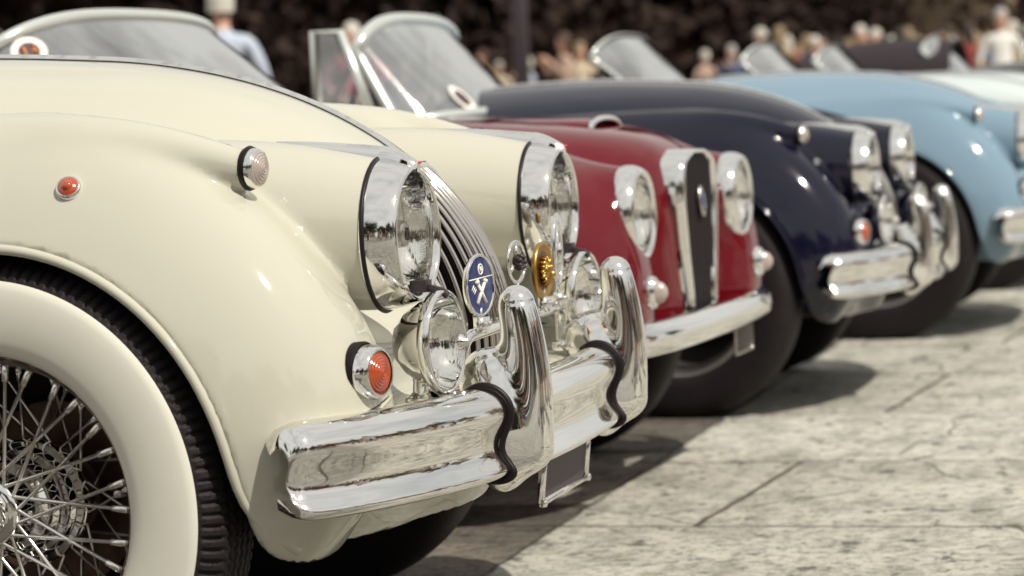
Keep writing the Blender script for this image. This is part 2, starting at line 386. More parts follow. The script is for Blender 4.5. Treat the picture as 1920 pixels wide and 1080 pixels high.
def jag_f(x, y, z):
    y = np.abs(y)
    wing = ell(x, y, z, .597, .45, np.where(y > .597, .205, .150), WT(x), WB(x), .03, .497, 3.0, 1.75)
    rear = ell(x, y, z, .60, .45, .215, .43, .55, RA, .95, 2.6, 2.1, RA-.1, .95)
    hull = ell(x, y, z, 0, .50, .69, HT(x), .36, .22, .250, 3.6, 3.4, -2.75, .50)
    bon = ell(x, y, z, 0, .50, BON_A(x), BON_T(x), .55, -.10, .638, 2.4, 2.08, -2.2, 1.15)
    r = POD_R(x); pod = np.sqrt((y-.447)**2+(z-(POD_T(x)-r))**2)-r
    pod = smax(pod, x-.489, .006)
    rs = SP_R(x); sp = np.sqrt((y-.62)**2+(z-SP_Z(x))**2)-rs
    sp = smax(smax(sp, x-.357, .006), -x-.1, .02)
    apr = ell(x, y, z, 0, .40, .60, .056, .07, .44, .155, 5, 3.0, -.2, .3)
    hb = smin(hull, bon, .10); hb = smin(hb, pod, .07)
    d = smin(smin(wing, rear, .06), hb, .022+.04*np.clip((.30-x)/.3, 0, 1))
    d = smin(d, apr, .035)
    d = smin(d, sp, .030)
    cut = np.maximum(arch_d(x, z), .42-y); cut = np.minimum(cut, np.maximum(arch_d(x, z, RA, .34), .42-y))
    bot = .250-z+np.clip(np.abs(x)-.5, 0, 3)*0
    d = smax(d, smax(-cut, bot, .17), .018)
    d = smax(d, -np.maximum(np.sqrt((y-.447)**2+(z-.695)**2)-.090, .44-x), .004)
    gc = np.maximum(np.maximum(y-GR_W(np.clip(z, .44, .782)), np.maximum(.446-z, z-.779)), np.maximum(-(bon+.030), .3-x))
    d = smax(d, -gc, .006)
    cock = ell(x, y, z, 0, 1.0, .52, .6, .62, -1.02, .18, 3.5, 3.5, -1.9, .25)
    return smax(d, -cock, .02)
def jag_body():
    xs = axis_pts((-3.60, -.9, .035), (-.9, -.5, .02), (-.5, .64, .0085)); ys = axis_pts((-.0045, .84, .0095)); zs = axis_pts((.24, 1.03, .0095))
    return surfnet(jag_f, xs, ys, zs)
def bon_x(y, z, off=0.0):                    # front surface of the bonnet nose
    a = .325; Zz = abs(z-.50)/(.447 if z > .5 else .55); Y = abs(y)/a
    v = max(1-Zz**2.08, 1e-4)**(2.4/2.08)-Y**2.4
    return -.10+.638*max(v, 1e-4)**(1/2.4)+off
def grille_parts():
    zs = np.linspace(.447, .780, 34)
    back = g_grid([[(bon_x(y*GR_W(z), z, -.020), y*GR_W(z), z) for z in zs] for y in np.linspace(-1, 1, 17)])
    outl = [(-GR_W(z), z) for z in zs]+[(GR_W(z), z) for z in zs[::-1]]
    surround = g_tube([(bon_x(y, z, .004), y, z) for y, z in outl], .0085, 10, closed=True)
    slats = []
    N = 15
    for i in range(N):
        y0 = -.146+.292*i/(N-1)
        zz = [z for z in np.linspace(.450, .778, 40) if GR_W(z) > abs(y0)+.004]
        P = []
        for z in zz:
            cx = bon_x(y0, z, .004)
            e = 1e-3; ty = (bon_x(y0+e, z)-bon_x(y0-e, z))/(2*e)
            nrm = Vector((1, -ty, 0)).normalized(); t = Vector((-nrm.y, nrm.x, 0)); c = Vector((cx, y0, z))
            P.append([c+t*.0022-nrm*.020, c+t*.0044-nrm*.002, c+t*.0038+nrm*.003, c+t*.0015+nrm*.0055, c-t*.0015+nrm*.0055, c-t*.0038+nrm*.003, c-t*.0044-nrm*.002, c-t*.0022-nrm*.020])
        V, Fc = g_grid(P); slats.append((V, Fc))
    return back, surround, slats

BUMP_PLAN = [(.645, 0), (.643, .15), (.632, .30), (.612, .42), (.583, .54), (.546, .64), (.507, .72), (.475, .768), (.456, .794)]
_bs = np.array([0]+list(np.cumsum([math.dist(BUMP_PLAN[i], BUMP_PLAN[i+1]) for i in range(len(BUMP_PLAN)-1)])))
BPX = spl(_bs, [p[0] for p in BUMP_PLAN]); BPY = spl(_bs, [p[1] for p in BUMP_PLAN])
BPROF_K = [(-.050, .046), (-.022, .0645), (.010, .0575), (.0265, .0300), (.0165, .0010), (.0105, -.0250), (.0215, -.0455), (.0255, -.0585), (.0060, -.0675), (-.026, -.0640)]
_k = np.arange(len(BPROF_K)); BPN = spl(_k, [p[0] for p in BPROF_K]); BPZ = spl(_k, [p[1] for p in BPROF_K])
BPROF = [(float(BPN(t)), float(BPZ(t))) for t in np.linspace(0, len(BPROF_K)-1, 52)]
BZ = .403
def bumper_geo():
    P = []
    ss = np.linspace(-_bs[-1], _bs[-1], 161)
    for s in ss:
        a = abs(s); sg = 1 if s >= 0 else -1
        c = Vector((float(BPX(a)), float(BPY(a))*sg, BZ)); e = 1e-3
        t = Vector((float(BPX(min(a+e, _bs[-1]))-BPX(a-e)), float(BPY(min(a+e, _bs[-1]))-BPY(a-e))*sg, 0))
        if sg < 0: t = -t
        t.normalize(); nrm = Vector((t.y, -t.x, 0))
        k = 1.0
        en = (_bs[-1]-a)/.05
        if en < 1: k = .93+.07*math.sqrt(max(0, 1-(1-en)**2))
        P.append([c+nrm*(p*k if p > 0 else p)+Vector((0, 0, q*k)) for p, q in BPROF])
    # curled-in ends
    for idx_, sg in ((0, -1), (-1, 1)):
        row = P[idx_]; c = sum(row, Vector())/len(row)
        for t in (.3, .6, .85, 1.0):
            nrow = [q+Vector((-.016, .006*sg, 0))*math.sin(t*PI/2)+(c-q)*(1-math.cos(t*PI/2))*.45 for q in row]
            if idx_ == 0: P.insert(0, nrow)
            else: P.append(nrow)
    return g_grid(P)
def over_f(x, y, z):
    ax, az, bx, bz = .649, .584, .659, .375
    t = np.clip(((x-ax)*(bx-ax)+(z-az)*(bz-az))/((bx-ax)**2+(bz-az)**2), 0, 1.0)
    cx = ax+(bx-ax)*t+.008*np.sin(t*PI); cz = az+(bz-az)*t; r = .0265+.0085*np.sqrt(t)
    bul = np.sqrt((x-cx)**2+(y*1.0)**2+(z-cz)**2)-r
    base = (np.sqrt(((x-.618)/.046)**2+(y/.060)**2+((z-.398)/.088)**2+1e-9)-1)*.05
    neck = (np.sqrt(((x-.600)/.042)**2+(y/.036)**2+((z-.470)/.050)**2+1e-9)-1)*.038
    return smin(smin(base, neck, .03), bul, .045)
def over_geo():
    return surfnet(over_f, axis_pts((.55, .74, .0042)), axis_pts((-.0021, .08, .0042)), axis_pts((.29, .62, .0042)))
def ribbed_disc(o, r, dome, ribs, n=64, m=20, depth=.0012, horiz=False, peak=0):
    """domed glass facing +x with vertical flutes"""
    V = []; Fc = []
    def px(y, z):
        rr = (y*y+z*z)/(r*r); q = z if horiz else y
        return dome*(1-rr)+depth*math.cos(q/r*PI*ribs)
    V.append((o[0]+px(0, 0), o[1], o[2]))
    for j in range(1, m+1):
        for i in range(n):
            a = 2*PI*i/n; y = r*j/m*math.cos(a); z = r*j/m*math.sin(a)
            V.append((o[0]+px(y, z), o[1]+y, o[2]+z))
    for i in range(n):
        k = (i+1) % n; Fc.append((0, 1+i, 1+k))
        for j in range(m-1): Fc.append((1+j*n+i, 1+(j+1)*n+i, 1+(j+1)*n+k, 1+j*n+k))
    return V, Fc
def one(name, geo, mm, parent, **k): return mesh(name, geo[0], geo[1], mm, parent, **k)
def shift(geo, d): return [Vector(v)+Vector(d) for v in geo[0]], geo[1]

def headlight(root, s, body, detail=2):
    y = .447*s; z = .695
    prof = [(.486, .1045), (.490, .1078), (.495, .1076), (.504, .1062), (.516, .1036), (.528, .1002), (.537, .0962), (.5415, .0930), (.542, .0905), (.538, .0880), (.528, .0862), (.524, .0857)]
    hl = one('headlight', g_lathe(prof, (0, y, z), n=96, cap0=False, cap1=False), chrome, root)
    a, b, d = frame((1, 0, 0))
    one('gasket', g_tube([(.4885, y+.1088*math.cos(q), z+.1088*math.sin(q)) for q in np.linspace(0, 2*PI, 73)[:-1]], .0032, 8, closed=True), rubber, hl)
    gl = one('lens', ribbed_disc((.526, y, z), .0865, .012, 15, 90, 34, .0017), glass, hl)
    one('reflector', g_lathe([(.525, .0863), (.508, .080), (.486, .066), (.468, .042), (.462, .012), (.462, 0.0001)], (0, y, z), n=48, cap0=False, cap1=False), chrome, hl)
    mb = MB(); mb.add(*g_lathe([(.463, .011), (.500, .011), (.502, .019), (.516, .019), (.519, .015), (.519, .0001)], (0, y, z), n=24, cap0=False))
    mb.add(*g_lathe([(.5185, .0095), (.5205, .0085), (.5205, .0001)], (0, y, z), n=20, cap0=False), 1)
    mb.add(*g_tube([(.519, y, z), (.508, y, z+.079)], .0014, 6)); mb.build('bulb_holder', [steel, darkmetal], hl)
    # peak block above the rim and the long chrome strip behind it
    blk = MB(); rows = []
    for t in np.linspace(0, 1, 12):
        x = .492+.054*t; top = .821-.024*t**1.6; hw = .0155*(1-.25*t)-(.004 if t > .9 else 0); lo = z+float(np.interp(x, [p[0] for p in prof[:8]], [p[1] for p in prof[:8]]))-.006
        rows.append([(x, y-hw, lo), (x, y-hw*.95, lo+(top-lo)*.55), (x, y-hw*.45, top-.002), (x, y, top), (x, y+hw*.45, top-.002), (x, y+hw*.95, lo+(top-lo)*.55), (x, y+hw, lo)])
    blk.add(*g_grid(rows)); r0 = rows[0]; r1 = rows[-1]
    blk.add(r0, [tuple(range(7))]); blk.add(r1, [tuple(range(6, -1, -1))])
    bo = blk.build('peak', chrome, hl, auto=40)
    one('tell_tale', g_lathe([(0, .0045), (.003, .004), (.005, .002), (.0055, .0001)], (.5445, y, .795), (1, 0, .1), 12, sy=.5), red_l, bo)  # red lens also stands in for a reddish reflection in the chrome block
    rows = []
    for t in np.linspace(0, 1, 24):
        x = .335+.158*t; ww = .0135*math.sin(min(1, t*1.0)*PI*.5)**.8+.0004; zz = float(POD_T(x)); hh = .001+.0165*t
        rows.append([(x, y-ww, zz-.004), (x, y-ww*.8, zz+hh*.5), (x, y-ww*.3, zz+hh*.6), (x, y, zz+hh), (x, y+ww*.3, zz+hh*.6), (x, y+ww*.8, zz+hh*.5), (x, y+ww, zz-.004)])
    one('headlight_strip', g_grid(rows), chrome, root)
    ang = -.065 if s < 0 else -.045
    Rm = Matrix.Translation((.495, y, z)) @ Matrix.Rotation(ang, 4, 'Z') @ Matrix.Translation((-.495, -y, -z))
    for o in [hl]+list(hl.children):
        if o.name.split('.')[0] != 'gasket': o.data.transform(Rm)
    return hl

def fog_lamp(root, s):
    y = .45*s; z = .540; x1 = .572
    f = one('fog_lamp', g_lathe([(-.078, .0001), (-.076, .012), (-.068, .030), (-.052, .047), (-.030, .060), (-.012, .066), (-.008, .0665)], (x1, y, z), n=48, cap0=False, cap1=False), chrome, root)
    one('rim', g_lathe([(-.014, .066), (-.013, .0725), (-.004, .0755), (.004, .0740), (.006, .0705), (.003, .068)], (x1, y, z), n=56, cap0=False, cap1=False), chrome, f)
    one('lens', ribbed_disc((x1+.001, y, z), .0695, .021, 13, 64, 30, .0012), glass, f)
    one('reflector', g_lathe([(0, .068), (-.02, .058), (-.04, .040), (-.05, .012), (-.051, .0001)], (x1, y, z), n=36, cap0=False, cap1=False), chrome, f)
    one('lens_boss', g_lathe([(0, .0115), (.004, .012), (.008, .0095), (.012, .0055), (.016, .0045), (.018, .0001)], (x1+.021, y, z), n=20), chrome, f)
    mb = MB(); mb.add(*g_lathe([(0, .028), (.005, .0285), (.008, .024), (.014, .017), (.03, .0155), (.048, .019)], (.538, y, .456), (0, 0, 1), 28))
    mb.build('stand', chrome, f)
    mb = MB(); mb.box((.527, y-.012, .612), (.552, y+.012, .629)); mb.add(*g_lathe([(0, .004), (.022, .004), (.028, .001)], (.527, y, .620), (-1, 0, 0), 10)); mb.add(*g_tube([(.552, y, .617), (.572, y, .612), (.580, y, .606)], .006, 8))
    mb.build('top_clamp', darkmetal, f, bevel=.002)
    mb = MB(); mb.add(*g_lathe([(0, .005), (.016, .005)], (.585, y, .466), (1, 0, 0), 10)); mb.add(*g_lathe([(0, .007), (.006, .007)], (.582, y, .470), (0, 0, -1), 6)); mb.build('screw', steel, f)
    Rm = Matrix.Translation((.545, y, z)) @ Matrix.Rotation(-.11, 4, 'Z') @ Matrix.Translation((-.545, -y, -z))
    for o in [f]+list(f.children):
        if o.name.split('.')[0] != 'stand': o.data.transform(Rm)

def wire_wheel(root, s, detail, x=0.0, steer=0.0, white=True):
    """tyre is the part, everything else its children; built with hub axis along local -y, then turned"""
    yc = .665*s
    def tyre_geo(n, ribs):
        half = [(.2150, .060), (.222, .066), (.235, .0735), (.255, .0765), (.280, .0785), (.300, .0780), (.315, .0755), (.326, .0710), (.334, .066), (.341, .057), (.3465, .046), (.3495, .034)]
        tread = [(.351, .022), (.3515, .011), (.3515, 0)]
        pr = half+tread; pr = pr+[(r, -y) for r, y in pr[-2::-1]]
        if detail >= 2:
            ks = np.arange(len(pr)); fr = spl(ks, [p[0] for p in pr]); fy = spl(ks, [p[1] for p in pr])
            pr = [(float(fr(t)), float(fy(t))) for t in np.linspace(0, len(pr)-1, 86)]
        rows = []
        for i in range(n):
            q = 2*PI*i/n; row = []
            for r, yy in pr:
                rr = r; ay = abs(yy)
                if detail >= 2 and r > .324:
                    sh = min(1, max(0, (r-.326)/.004))*min(1, max(0, (ay-.041)/.004))
                    ph = (q*ribs/(2*PI)) % 1
                    rr -= sh*.0055*(1 if ph < .30 else 0)
                    if ay < .044:
                        for g in (-.033, -.0165, 0, .0165, .033):
                            w_ = g+.0022*math.sin(q*ribs)
                            rr -= .005*math.exp(-((yy-w_)/.0021)**2)
                row.append((rr*math.sin(q), -yy, rr*math.cos(q)))
            rows.append(row)
        return g_grid(rows, closed_u=True)
    R = Matrix.Rotation(steer, 3, 'Z')
    def put(o, sub=False):
        if not sub: o.location = (x, yc, .345); o.rotation_euler = (0, 0, steer+(PI if s > 0 else 0))
        return o
    key = ('tyre', detail)
    if key not in CACHE:
        CACHE[key] = one('tyre', tyre_geo(132*8 if detail >= 2 else 120, 132), tyre_m, root); ty = CACHE[key]
    else: ty = inst('tyre', CACHE[key], root)
    ty.name = 'wheel' if detail else 'wheel'; put(ty)
    # in local wheel space outboard is -y
    def sub(name, geo, mm, **k):
        if (name, 'w') in CACHE and k.get('share', True): return inst(name, CACHE[(name, 'w')], ty)
        k.pop('share', None)
        o = one(name, geo() , mm, ty, **k); CACHE[(name, 'w')] = o; return o
    if white:
        sub('whitewall', lambda: g_lathe([(.0600, .2152), (.0690, .2178), (.0745, .226), (.0785, .241), (.0810, .262), (.0818, .282), (.0810, .297), (.0795, .309), (.0775, .3165), (.0735, .3212)], (0, 0, 0), (0, -1, 0), 160, cap0=False, cap1=False), white_m)
    sub('rim', lambda: g_lathe([(-.060, .214), (-.064, .222), (-.058, .224), (-.050, .212), (-.02, .200), (.010, .196), (.030, .198), (.046, .2035), (.052, .2105), (.058, .2135), (.0645, .2155), (.0690, .2195), (.0700, .2235), (.0680, .2270), (.064, .2280), (.060, .2265), (.061, .2215), (.0585, .2195), (.0545, .2125), (.050, .2085)], (0, 0, 0), (0, -1, 0), 128, cap0=False, cap1=False), steel)
    if detail >= 1:
        sub('rim_edge', lambda: g_lathe([(.0655, .2160), (.0695, .2190), (.0715, .2235), (.0695, .2278), (.066, .2290), (.0655, .2272), (.068, .2235), (.0665, .2205)], (0, 0, 0), (0, -1, 0), 128, cap0=False, cap1=False), chrome)
        sub('rim_band', lambda: g_lathe([(.0540, .2085), (.0590, .2135), (.0665, .2175)], (0, 0, 0), (0, -1, 0), 128, cap0=False, cap1=False), brass_dark())
        sub('hub', lambda: g_lathe([(-.065, .070), (-.058, .084), (-.050, .0885), (-.042, .0885), (-.036, .085), (-.033, .0790), (-.029, .0770), (-.020, .0775), (-.013, .0740), (-.010, .0680), (-.002, .0655), (.010, .0650), (.018, .0600), (.026, .0510), (.036, .0465), (.052, .0450), (.066, .0465), (.073, .0465), (.077, .0440), (.079, .0380)], (0, 0, 0), (0, -1, 0), 72, cap0=False), chrome)
        def spin():
            mb = MB(); mb.add(*g_lathe([(.070, .033), (.080, .034), (.086, .0335), (.094, .031), (.101, .026), (.106, .018), (.108, .008), (.108, .0001)], (0, 0, 0), (0, -1, 0), 40, cap0=False))
            for a in (-.05, PI-.05):
                P = []
                for t in np.linspace(0, 1, 12):
                    rr = .020+.066*t; wd = .0155*(1-.35*t)*(math.sqrt(max(0, 1-max(0, (t-.75)/.25)**2))*.9+.1); th_ = .0095*(1-.5*t)*(1 if t < .9 else .6); yy = -.088-.012*math.sin(t*PI*.6)
                    c = Vector((math.sin(a)*rr, yy, -math.cos(a)*rr)); tt = Vector((math.cos(a), 0, math.sin(a)))
                    P.append([c+tt*wd*math.cos(q)+Vector((0, -1, 0))*th_*math.sin(q) for q in np.linspace(0, 2*PI, 15)[:-1]])
                V, Fc = g_grid(P, closed_v=True); mb.add(V, Fc); mb.add(P[-1], [tuple(range(14))])
            o = mb.build('spinner', chrome, ty); return o
        if ('sp', 'w') in CACHE: inst('spinner', CACHE[('sp', 'w')], ty)
        else: CACHE[('sp', 'w')] = spin()
        # laced spokes
        def sp_geo(r0, y0, a0, r1, y1, a1, rad=.0029):
            p0 = Vector((r0*math.sin(a0), y0, r0*math.cos(a0))); p1 = Vector((r1*math.sin(a1), y1, r1*math.cos(a1)))
            d = p1-p0; L = d.length; m_ = [(0, rad*1.1), (.004, rad), (L*.86, rad), (L*.862, rad*1.75), (L*.985, rad*1.9), (L, rad*1.3)]
            return g_lathe(m_, p0, d, 8)
        if ('spk', 'w') not in CACHE:
            L = []
            for i in range(15):
                for sg in (-1, 1):
                    a = 2*PI*(i+.25*sg)/15
                    L.append(one('spoke', sp_geo(.040, -.074, a, .2035, -.046, a+sg*.62), spoke_m, ty))
            for i in range(18):
                for sg in (-1, 1):
                    a = 2*PI*(i+.25*sg+.3)/18
                    L.append(one('spoke', sp_geo(.087, .052 if i % 2 else .062, a, .199, -.034 if i % 2 else -.010, a+sg*.34, .0026), spoke_m, ty))
            CACHE[('spk', 'w')] = L
        else:
            for o in CACHE[('spk', 'w')]: inst('spoke', o, ty)
        sub('valve', lambda: g_lathe([(0, .0045), (.012, .0045), (.013, .0062), (.027, .0058), (.029, .0001)], (.190*math.cos(-.02), -.005, .190*math.sin(.10)), (-.75, -.65, .05), 12), steel)
    def disc():
        rr = [(.010, .06)]
        for k in range(26): rr.append((.012+(.0012 if k % 2 else 0), .066+k*.0028))
        return g_lathe([(-a-.105, b) for a, b in rr]+[(-.14, .138)], (0, 0, 0), (0, -1, 0), 72, cap0=False)
    sub('brake_disc', disc, disc_m)
    sub('drum', lambda: g_lathe([(-.13, .205), (-.15, .165), (-.155, .05), (-.155, .0001)], (0, 0, 0), (0, -1, 0), 48, cap0=False), well_m)
    return ty
def brass_dark(): return mat('rim_dark', (.16, .085, .08), rough=.3, metal=.8)

def windscreen(root, frame_m, xb=-.66, lean=.30, zb=.905, zt=1.212, hw=.57, wrap=.16, vent=False, name='windscreen', arch=.10, bow=.08, fr=.020, lk=.58):
    def P(u, v):                              # u -1..1 across, v 0..1 up
        yy = hw*math.sin(u*PI/2*.98)/math.sin(PI/2*.98); back = wrap*abs(u)**3+bow*u*u*.6; ln_ = lean*(1-lk*abs(u)**2.5)
        z0 = zb-.02*abs(u)**3; z1 = zt-arch*abs(u)**2.5
        return Vector((xb-ln_*v-back, yy*(1-.05*v), z0+(z1-z0)*v))
    U = np.linspace(-1, 1, 41); Vv = np.linspace(0, 1, 8)
    outl = [P(u, 0) for u in U]+[P(1, v) for v in Vv[1:]]+[P(u, 1) for u in U[::-1][1:]]+[P(-1, v) for v in Vv[::-1][1:-1]]
    ws = one(name, g_tube(outl, fr, 10, closed=True), frame_m, root)
    one('glass', g_grid([[P(u, v) for v in Vv] for u in U]), screen_glass, ws)
    one('seal', g_tube([p+(Vector((xb-lean*.5, 0, (zb+zt)/2))-p)*.022 for p in outl], .0085, 6, closed=True), rubber, ws)
    return P, ws

def roadster(name, label, pm, loc, scale=1, detail=1, flat=False, badges=False, group='classic roadsters parked in a row', steer=-.12, fr=None, overr=True):
    root = thing(name, label, 'car', loc, 0, group, scale=scale)
    fc = 0
    if 'jb' not in CACHE:
        Pn, Q, N = jag_body(); cen = Pn[Q].mean(1)
        dd = arch_d(cen[:, 0], cen[:, 2]); d2 = arch_d(cen[:, 0], cen[:, 2], RA, .34)
        ny = np.abs(N[Q].mean(1))
        nn_ = N[Q].mean(1); rad = (nn_[:, 0]*cen[:, 0]+nn_[:, 2]*(cen[:, 2]-.345))/np.hypot(cen[:, 0], cen[:, 2]-.345)
        rad2 = (nn_[:, 0]*(cen[:, 0]-RA)+nn_[:, 2]*(cen[:, 2]-.345))/np.hypot(cen[:, 0]-RA, cen[:, 2]-.345)
        well = (((dd < .02) & ((rad < -.72) | (np.abs(cen[:, 1]) < .60))) | ((d2 < .02) & ((rad2 < -.72) | (np.abs(cen[:, 1]) < .60)))) & (np.abs(cen[:, 1]) > .40)
        under = (N[Q].mean(1)[:, 2] < -.85) & (cen[:, 2] < .30)
        ck = (cen[:, 0] < -.8) & (cen[:, 0] > -2.15) & (np.abs(cen[:, 1]) < .50) & (cen[:, 2] < .80)
        fmi = np.where(well | under, 1, np.where(ck, 2, 0))
        CACHE['jb'] = mesh('body', Pn, Q, [pm, well_m, leather], root, fm=fmi, normals=N)
    else: inst('body', CACHE['jb'], root, mm=[pm, well_m, leather])
    def share(key, nm, fn, mm, par=root, **k):
        if key in CACHE: return inst(nm, CACHE[key], par)
        CACHE[key] = one(nm, fn(), mm, par, **k); return CACHE[key]
    # arch lips
    for s in (-1, 1):
        def lip(s=s):
            P = []
            C0 = [(.425, .283), (.405, .295), (.389, .312), (.377, .334)]
            for xx, zz in C0+[(ARCH_R*math.cos(q), .345+ARCH_R*math.sin(q)) for q in np.linspace(.04, PI+.05, 60)]:
                ys_ = np.linspace(.86, .55, 400); f = jag_f_noarch(np.full(400, xx), ys_, np.full(400, zz)); k = np.argmax(f < 0)
                P.append((xx*.997, s*(ys_[k]-.0045), .345+(zz-.345)*.997))
            for _ in range(5): P = [P[0]]+[tuple((np.array(P[i-1])+2*np.array(P[i])+np.array(P[i+1]))/4) for i in range(1, len(P)-1)]+[P[-1]]
            return g_tube(P, .0075, 10)
        if ('lip', s) in CACHE: inst('wheel_arch_lip', CACHE[('lip', s)], root, mm=pm)
        else: CACHE[('lip', s)] = one('wheel_arch_lip', lip(), pm, root)
        wire_wheel(root, s, 2 if detail >= 2 and s < 0 else (1 if detail >= 2 else 0), 0, steer, white=detail >= 2)
        rw = wire_wheel(root, s, 0, RA, 0, white=detail >= 2)
    b = share('bump', 'bumper', bumper_geo, chrome)
    for s in (-1, 1):
        if 'over' not in CACHE:
            Pn, Q, N = over_geo(); CACHE['over'] = mesh('overrider', Pn, Q, chrome, b, normals=N); o = CACHE['over']
        else: o = inst('overrider', CACHE['over'], b)
        o.location = (0, .335*s, 0)
        for e_ in (-1, 1):
            yy = .335*s+.056*e_; k = int(np.argmin(abs(np.array([float(BPY(q)) for q in np.linspace(0, _bs[-1], 300)])-abs(yy))))
            sx = np.linspace(0, _bs[-1], 300)[k]; cx = float(BPX(sx))
            one('rubber_strip', g_tube([(cx+p+.004, yy, BZ+q*1.04) for p, q in BPROF[2:-2]], .0050, 8), rubber, b)
    for yy in (-.60, -.79):
        k = int(np.argmin(abs(np.array([float(BPY(q)) for q in np.linspace(0, _bs[-1], 300)])-abs(yy)))); sx = np.linspace(0, _bs[-1], 300)[k]
        nn = Vector((1, -.45 if yy > -.7 else -1.6, 0)).normalized()
        c = Vector((float(BPX(sx)), -float(BPY(sx)), BZ-.008))+nn*.006
        one('bolt', g_lathe([(0, .011), (.003, .011), (.0045, .009), (.006, .004), (.006, .0001)], c, nn, 20), chrome, b)
    for s in (-1, 1):
        if ('hl', s) not in CACHE:
            n0 = len(root.children_recursive); before = set(bpy.data.objects)
            headlight(root, s, None)
            if badges or True: fog_lamp(root, s)
            # indicator
            nn = Vector((.965, .26*s, .0)).normalized(); c = Vector((surf_x(.650, .518)+.006, .650*s, .518))
            ind = one('indicator', g_lathe([(-.018, .036), (.0, .0390), (.010, .0375), (.017, .0345), (.020, .0320), (.019, .030)], c, nn, 48, cap0=False, cap1=False), chrome, root)
            one('gasket', g_lathe([(-.022, .0415), (-.007, .0425), (-.002, .0400)], c, nn, 48, cap0=False, cap1=False), rubber, ind)
            pr = [(.025-.010*(r/.031)**2+.0009*math.cos(r*1500), r) for r in np.linspace(.0001, .031, 36)]
            one('lens', g_lathe(pr[::-1], c, nn, 48, cap0=False, cap1=False), amber, ind)
            c = Vector((.358, .62*s, .800)); nn = Vector((1, .18*s, -.05)).normalized()
            sd = one('sidelight', g_lathe([(-.006, .0275), (.001, .0285), (.007, .0275), (.011, .0255), (.012, .023)], c, nn, 40, cap0=False, cap1=False), chrome, root)
            one('gasket', g_lathe([(-.009, .0285), (-.004, .0312), (.001, .0292)], c, nn, 40, cap0=False, cap1=False), rubber, sd)
            pr = [(.020-.009*(r/.0245)**2+.0007*math.cos(r*1650), r) for r in np.linspace(.0001, .0245, 34)]
            one('lens', g_lathe(pr[::-1], c, nn, 40, cap0=False, cap1=False), clear_l, sd)
            one('tell_tale', g_grid([[(.325-.022*(1-t), .62*s-.0035*t, .8255), (.325-.022*(1-t), .62*s, .8265+.0085*t), (.325-.022*(1-t), .62*s+.0035*t, .8255)] for t in np.linspace(0, 1, 6)]), red_l, sd)
            y_ = surf_y(.126, .785); nn = Vector((.12, s*1.0, (surf_y(.126, .775)-surf_y(.126, .795))/.02)).normalized(); c = Vector((.126, y_*s, .785))
            sm = one('side_marker', g_lathe([(-.012, .018), (.003, .0180), (.006, .0165), (.0065, .0145)], c, nn, 32, cap0=False, cap1=False), chrome, root)
            one('lens', g_lathe([(.004, .0155), (.007, .0140), (.0085, .009), (.0095, .0070), (.0125, .006), (.0138, .003), (.014, .0001)], c, nn, 28, cap0=False), amber, sm)
            CACHE[('hl', s)] = [o for o in bpy.data.objects if o not in before]
        else:
            mp_ = {}
            L = CACHE[('hl', s)]
            for o in sorted(L, key=lambda o: 0 if o.parent not in L else 1):
                if o.name.split('.')[0] == 'side_marker' or (o.parent and o.parent.name.split('.')[0] == 'side_marker'): continue
                c2 = o.copy(); C.objects.link(c2); c2.parent = mp_.get(o.parent, root); mp_[o] = c2
    if 'gr' not in CACHE: CACHE['gr'] = grille_parts(); back, sur, slats = CACHE['gr']
    g = share('gs', 'grille', lambda: CACHE['gr'][1], chrome)
    share('gb', 'grille_backing', lambda: CACHE['gr'][0], well_m, g)
    for i, sg in enumerate(CACHE['gr'][2]): share(('slat', i), 'slat', lambda: sg, [slat_m, darkmetal], g, fm=[1 if k % 7 in (0, 6) else 0 for k in range(len(sg[1]))])  # dark metal on slat sides stands in for their dark mutual reflections
    # bonnet centre strip (two fine lines with a chrome centre)
    def strip():
        mb = MB(); rows = []
        for x in np.linspace(-.70, .405, 60):
            zz = top_z(x, 0.0); rows.append([(x, -.0085, zz-.001), (x, -.007, zz+.0035), (x, -.0035, zz+.0030), (x, 0, zz+.0085), (x, .0035, zz+.0030), (x, .007, zz+.0035), (x, .0085, zz-.001)])
        mb.add(*g_grid(rows)); return mb.v, mb.f
    st_ = share('strip', 'bonnet_strip', strip, chrome)
    def gapl(sg):
        mb = MB(); mb.add(*g_tube([(x, sg*.0105, top_z(x, .0105)+.0003) for x in np.linspace(-.70, .40, 50)], .0020, 6)); return mb.v, mb.f
    for sg in (-1, 1): share(('sgap', sg), 'strip_gap', lambda: gapl(sg), rubber, st_)
    CACHE['ws', name] = windscreen(root, fr or chrome, **(dict(fr=.008, wrap=.03, arch=.085, bow=.04, lean=.25, xb=-.79, zt=1.165, lk=0, hw=.54) if flat else {}))[0]
    seats(root)
    return root
def jag_f_noarch(x, y, z):
    y = np.abs(y)
    wing = ell(x, y, z, .597, .45, .205, WT(x), WB(x), .03, .497, 3.0, 1.75)
    hull = ell(x, y, z, 0, .50, .69, .25, .36, .22, .275, 3.6, 3.4, -2.75, .50)
    return smin(wing, hull, .09)
SP_R = spl([-.12, .05, .2, .345], [.03, .042, .038, .0272]); SP_Z = spl([-.12, .05, .2, .345], [.80, .834, .832, .800])
def surf_y(x, z):
    ys_ = np.linspace(.9, .4, 1001); f = jag_f(np.full(1001, x), ys_, np.full(1001, z)); return float(ys_[int(np.argmax(f < 0))])
def surf_x(y, z):
    xs_ = np.linspace(.75, .2, 1101); f = jag_f(xs_, np.full(1101, y), np.full(1101, z)); return float(xs_[int(np.argmax(f < 0))])
def top_z(x, y):
    zs = np.linspace(1.1, .5, 601); f = jag_f(np.full(601, x), np.full(601, y), zs); k = int(np.argmax(f < 0))
    z0, z1, f0, f1 = zs[k-1], zs[k], f[k-1], f[k]; return float(z0+(z1-z0)*f0/(f0-f1))
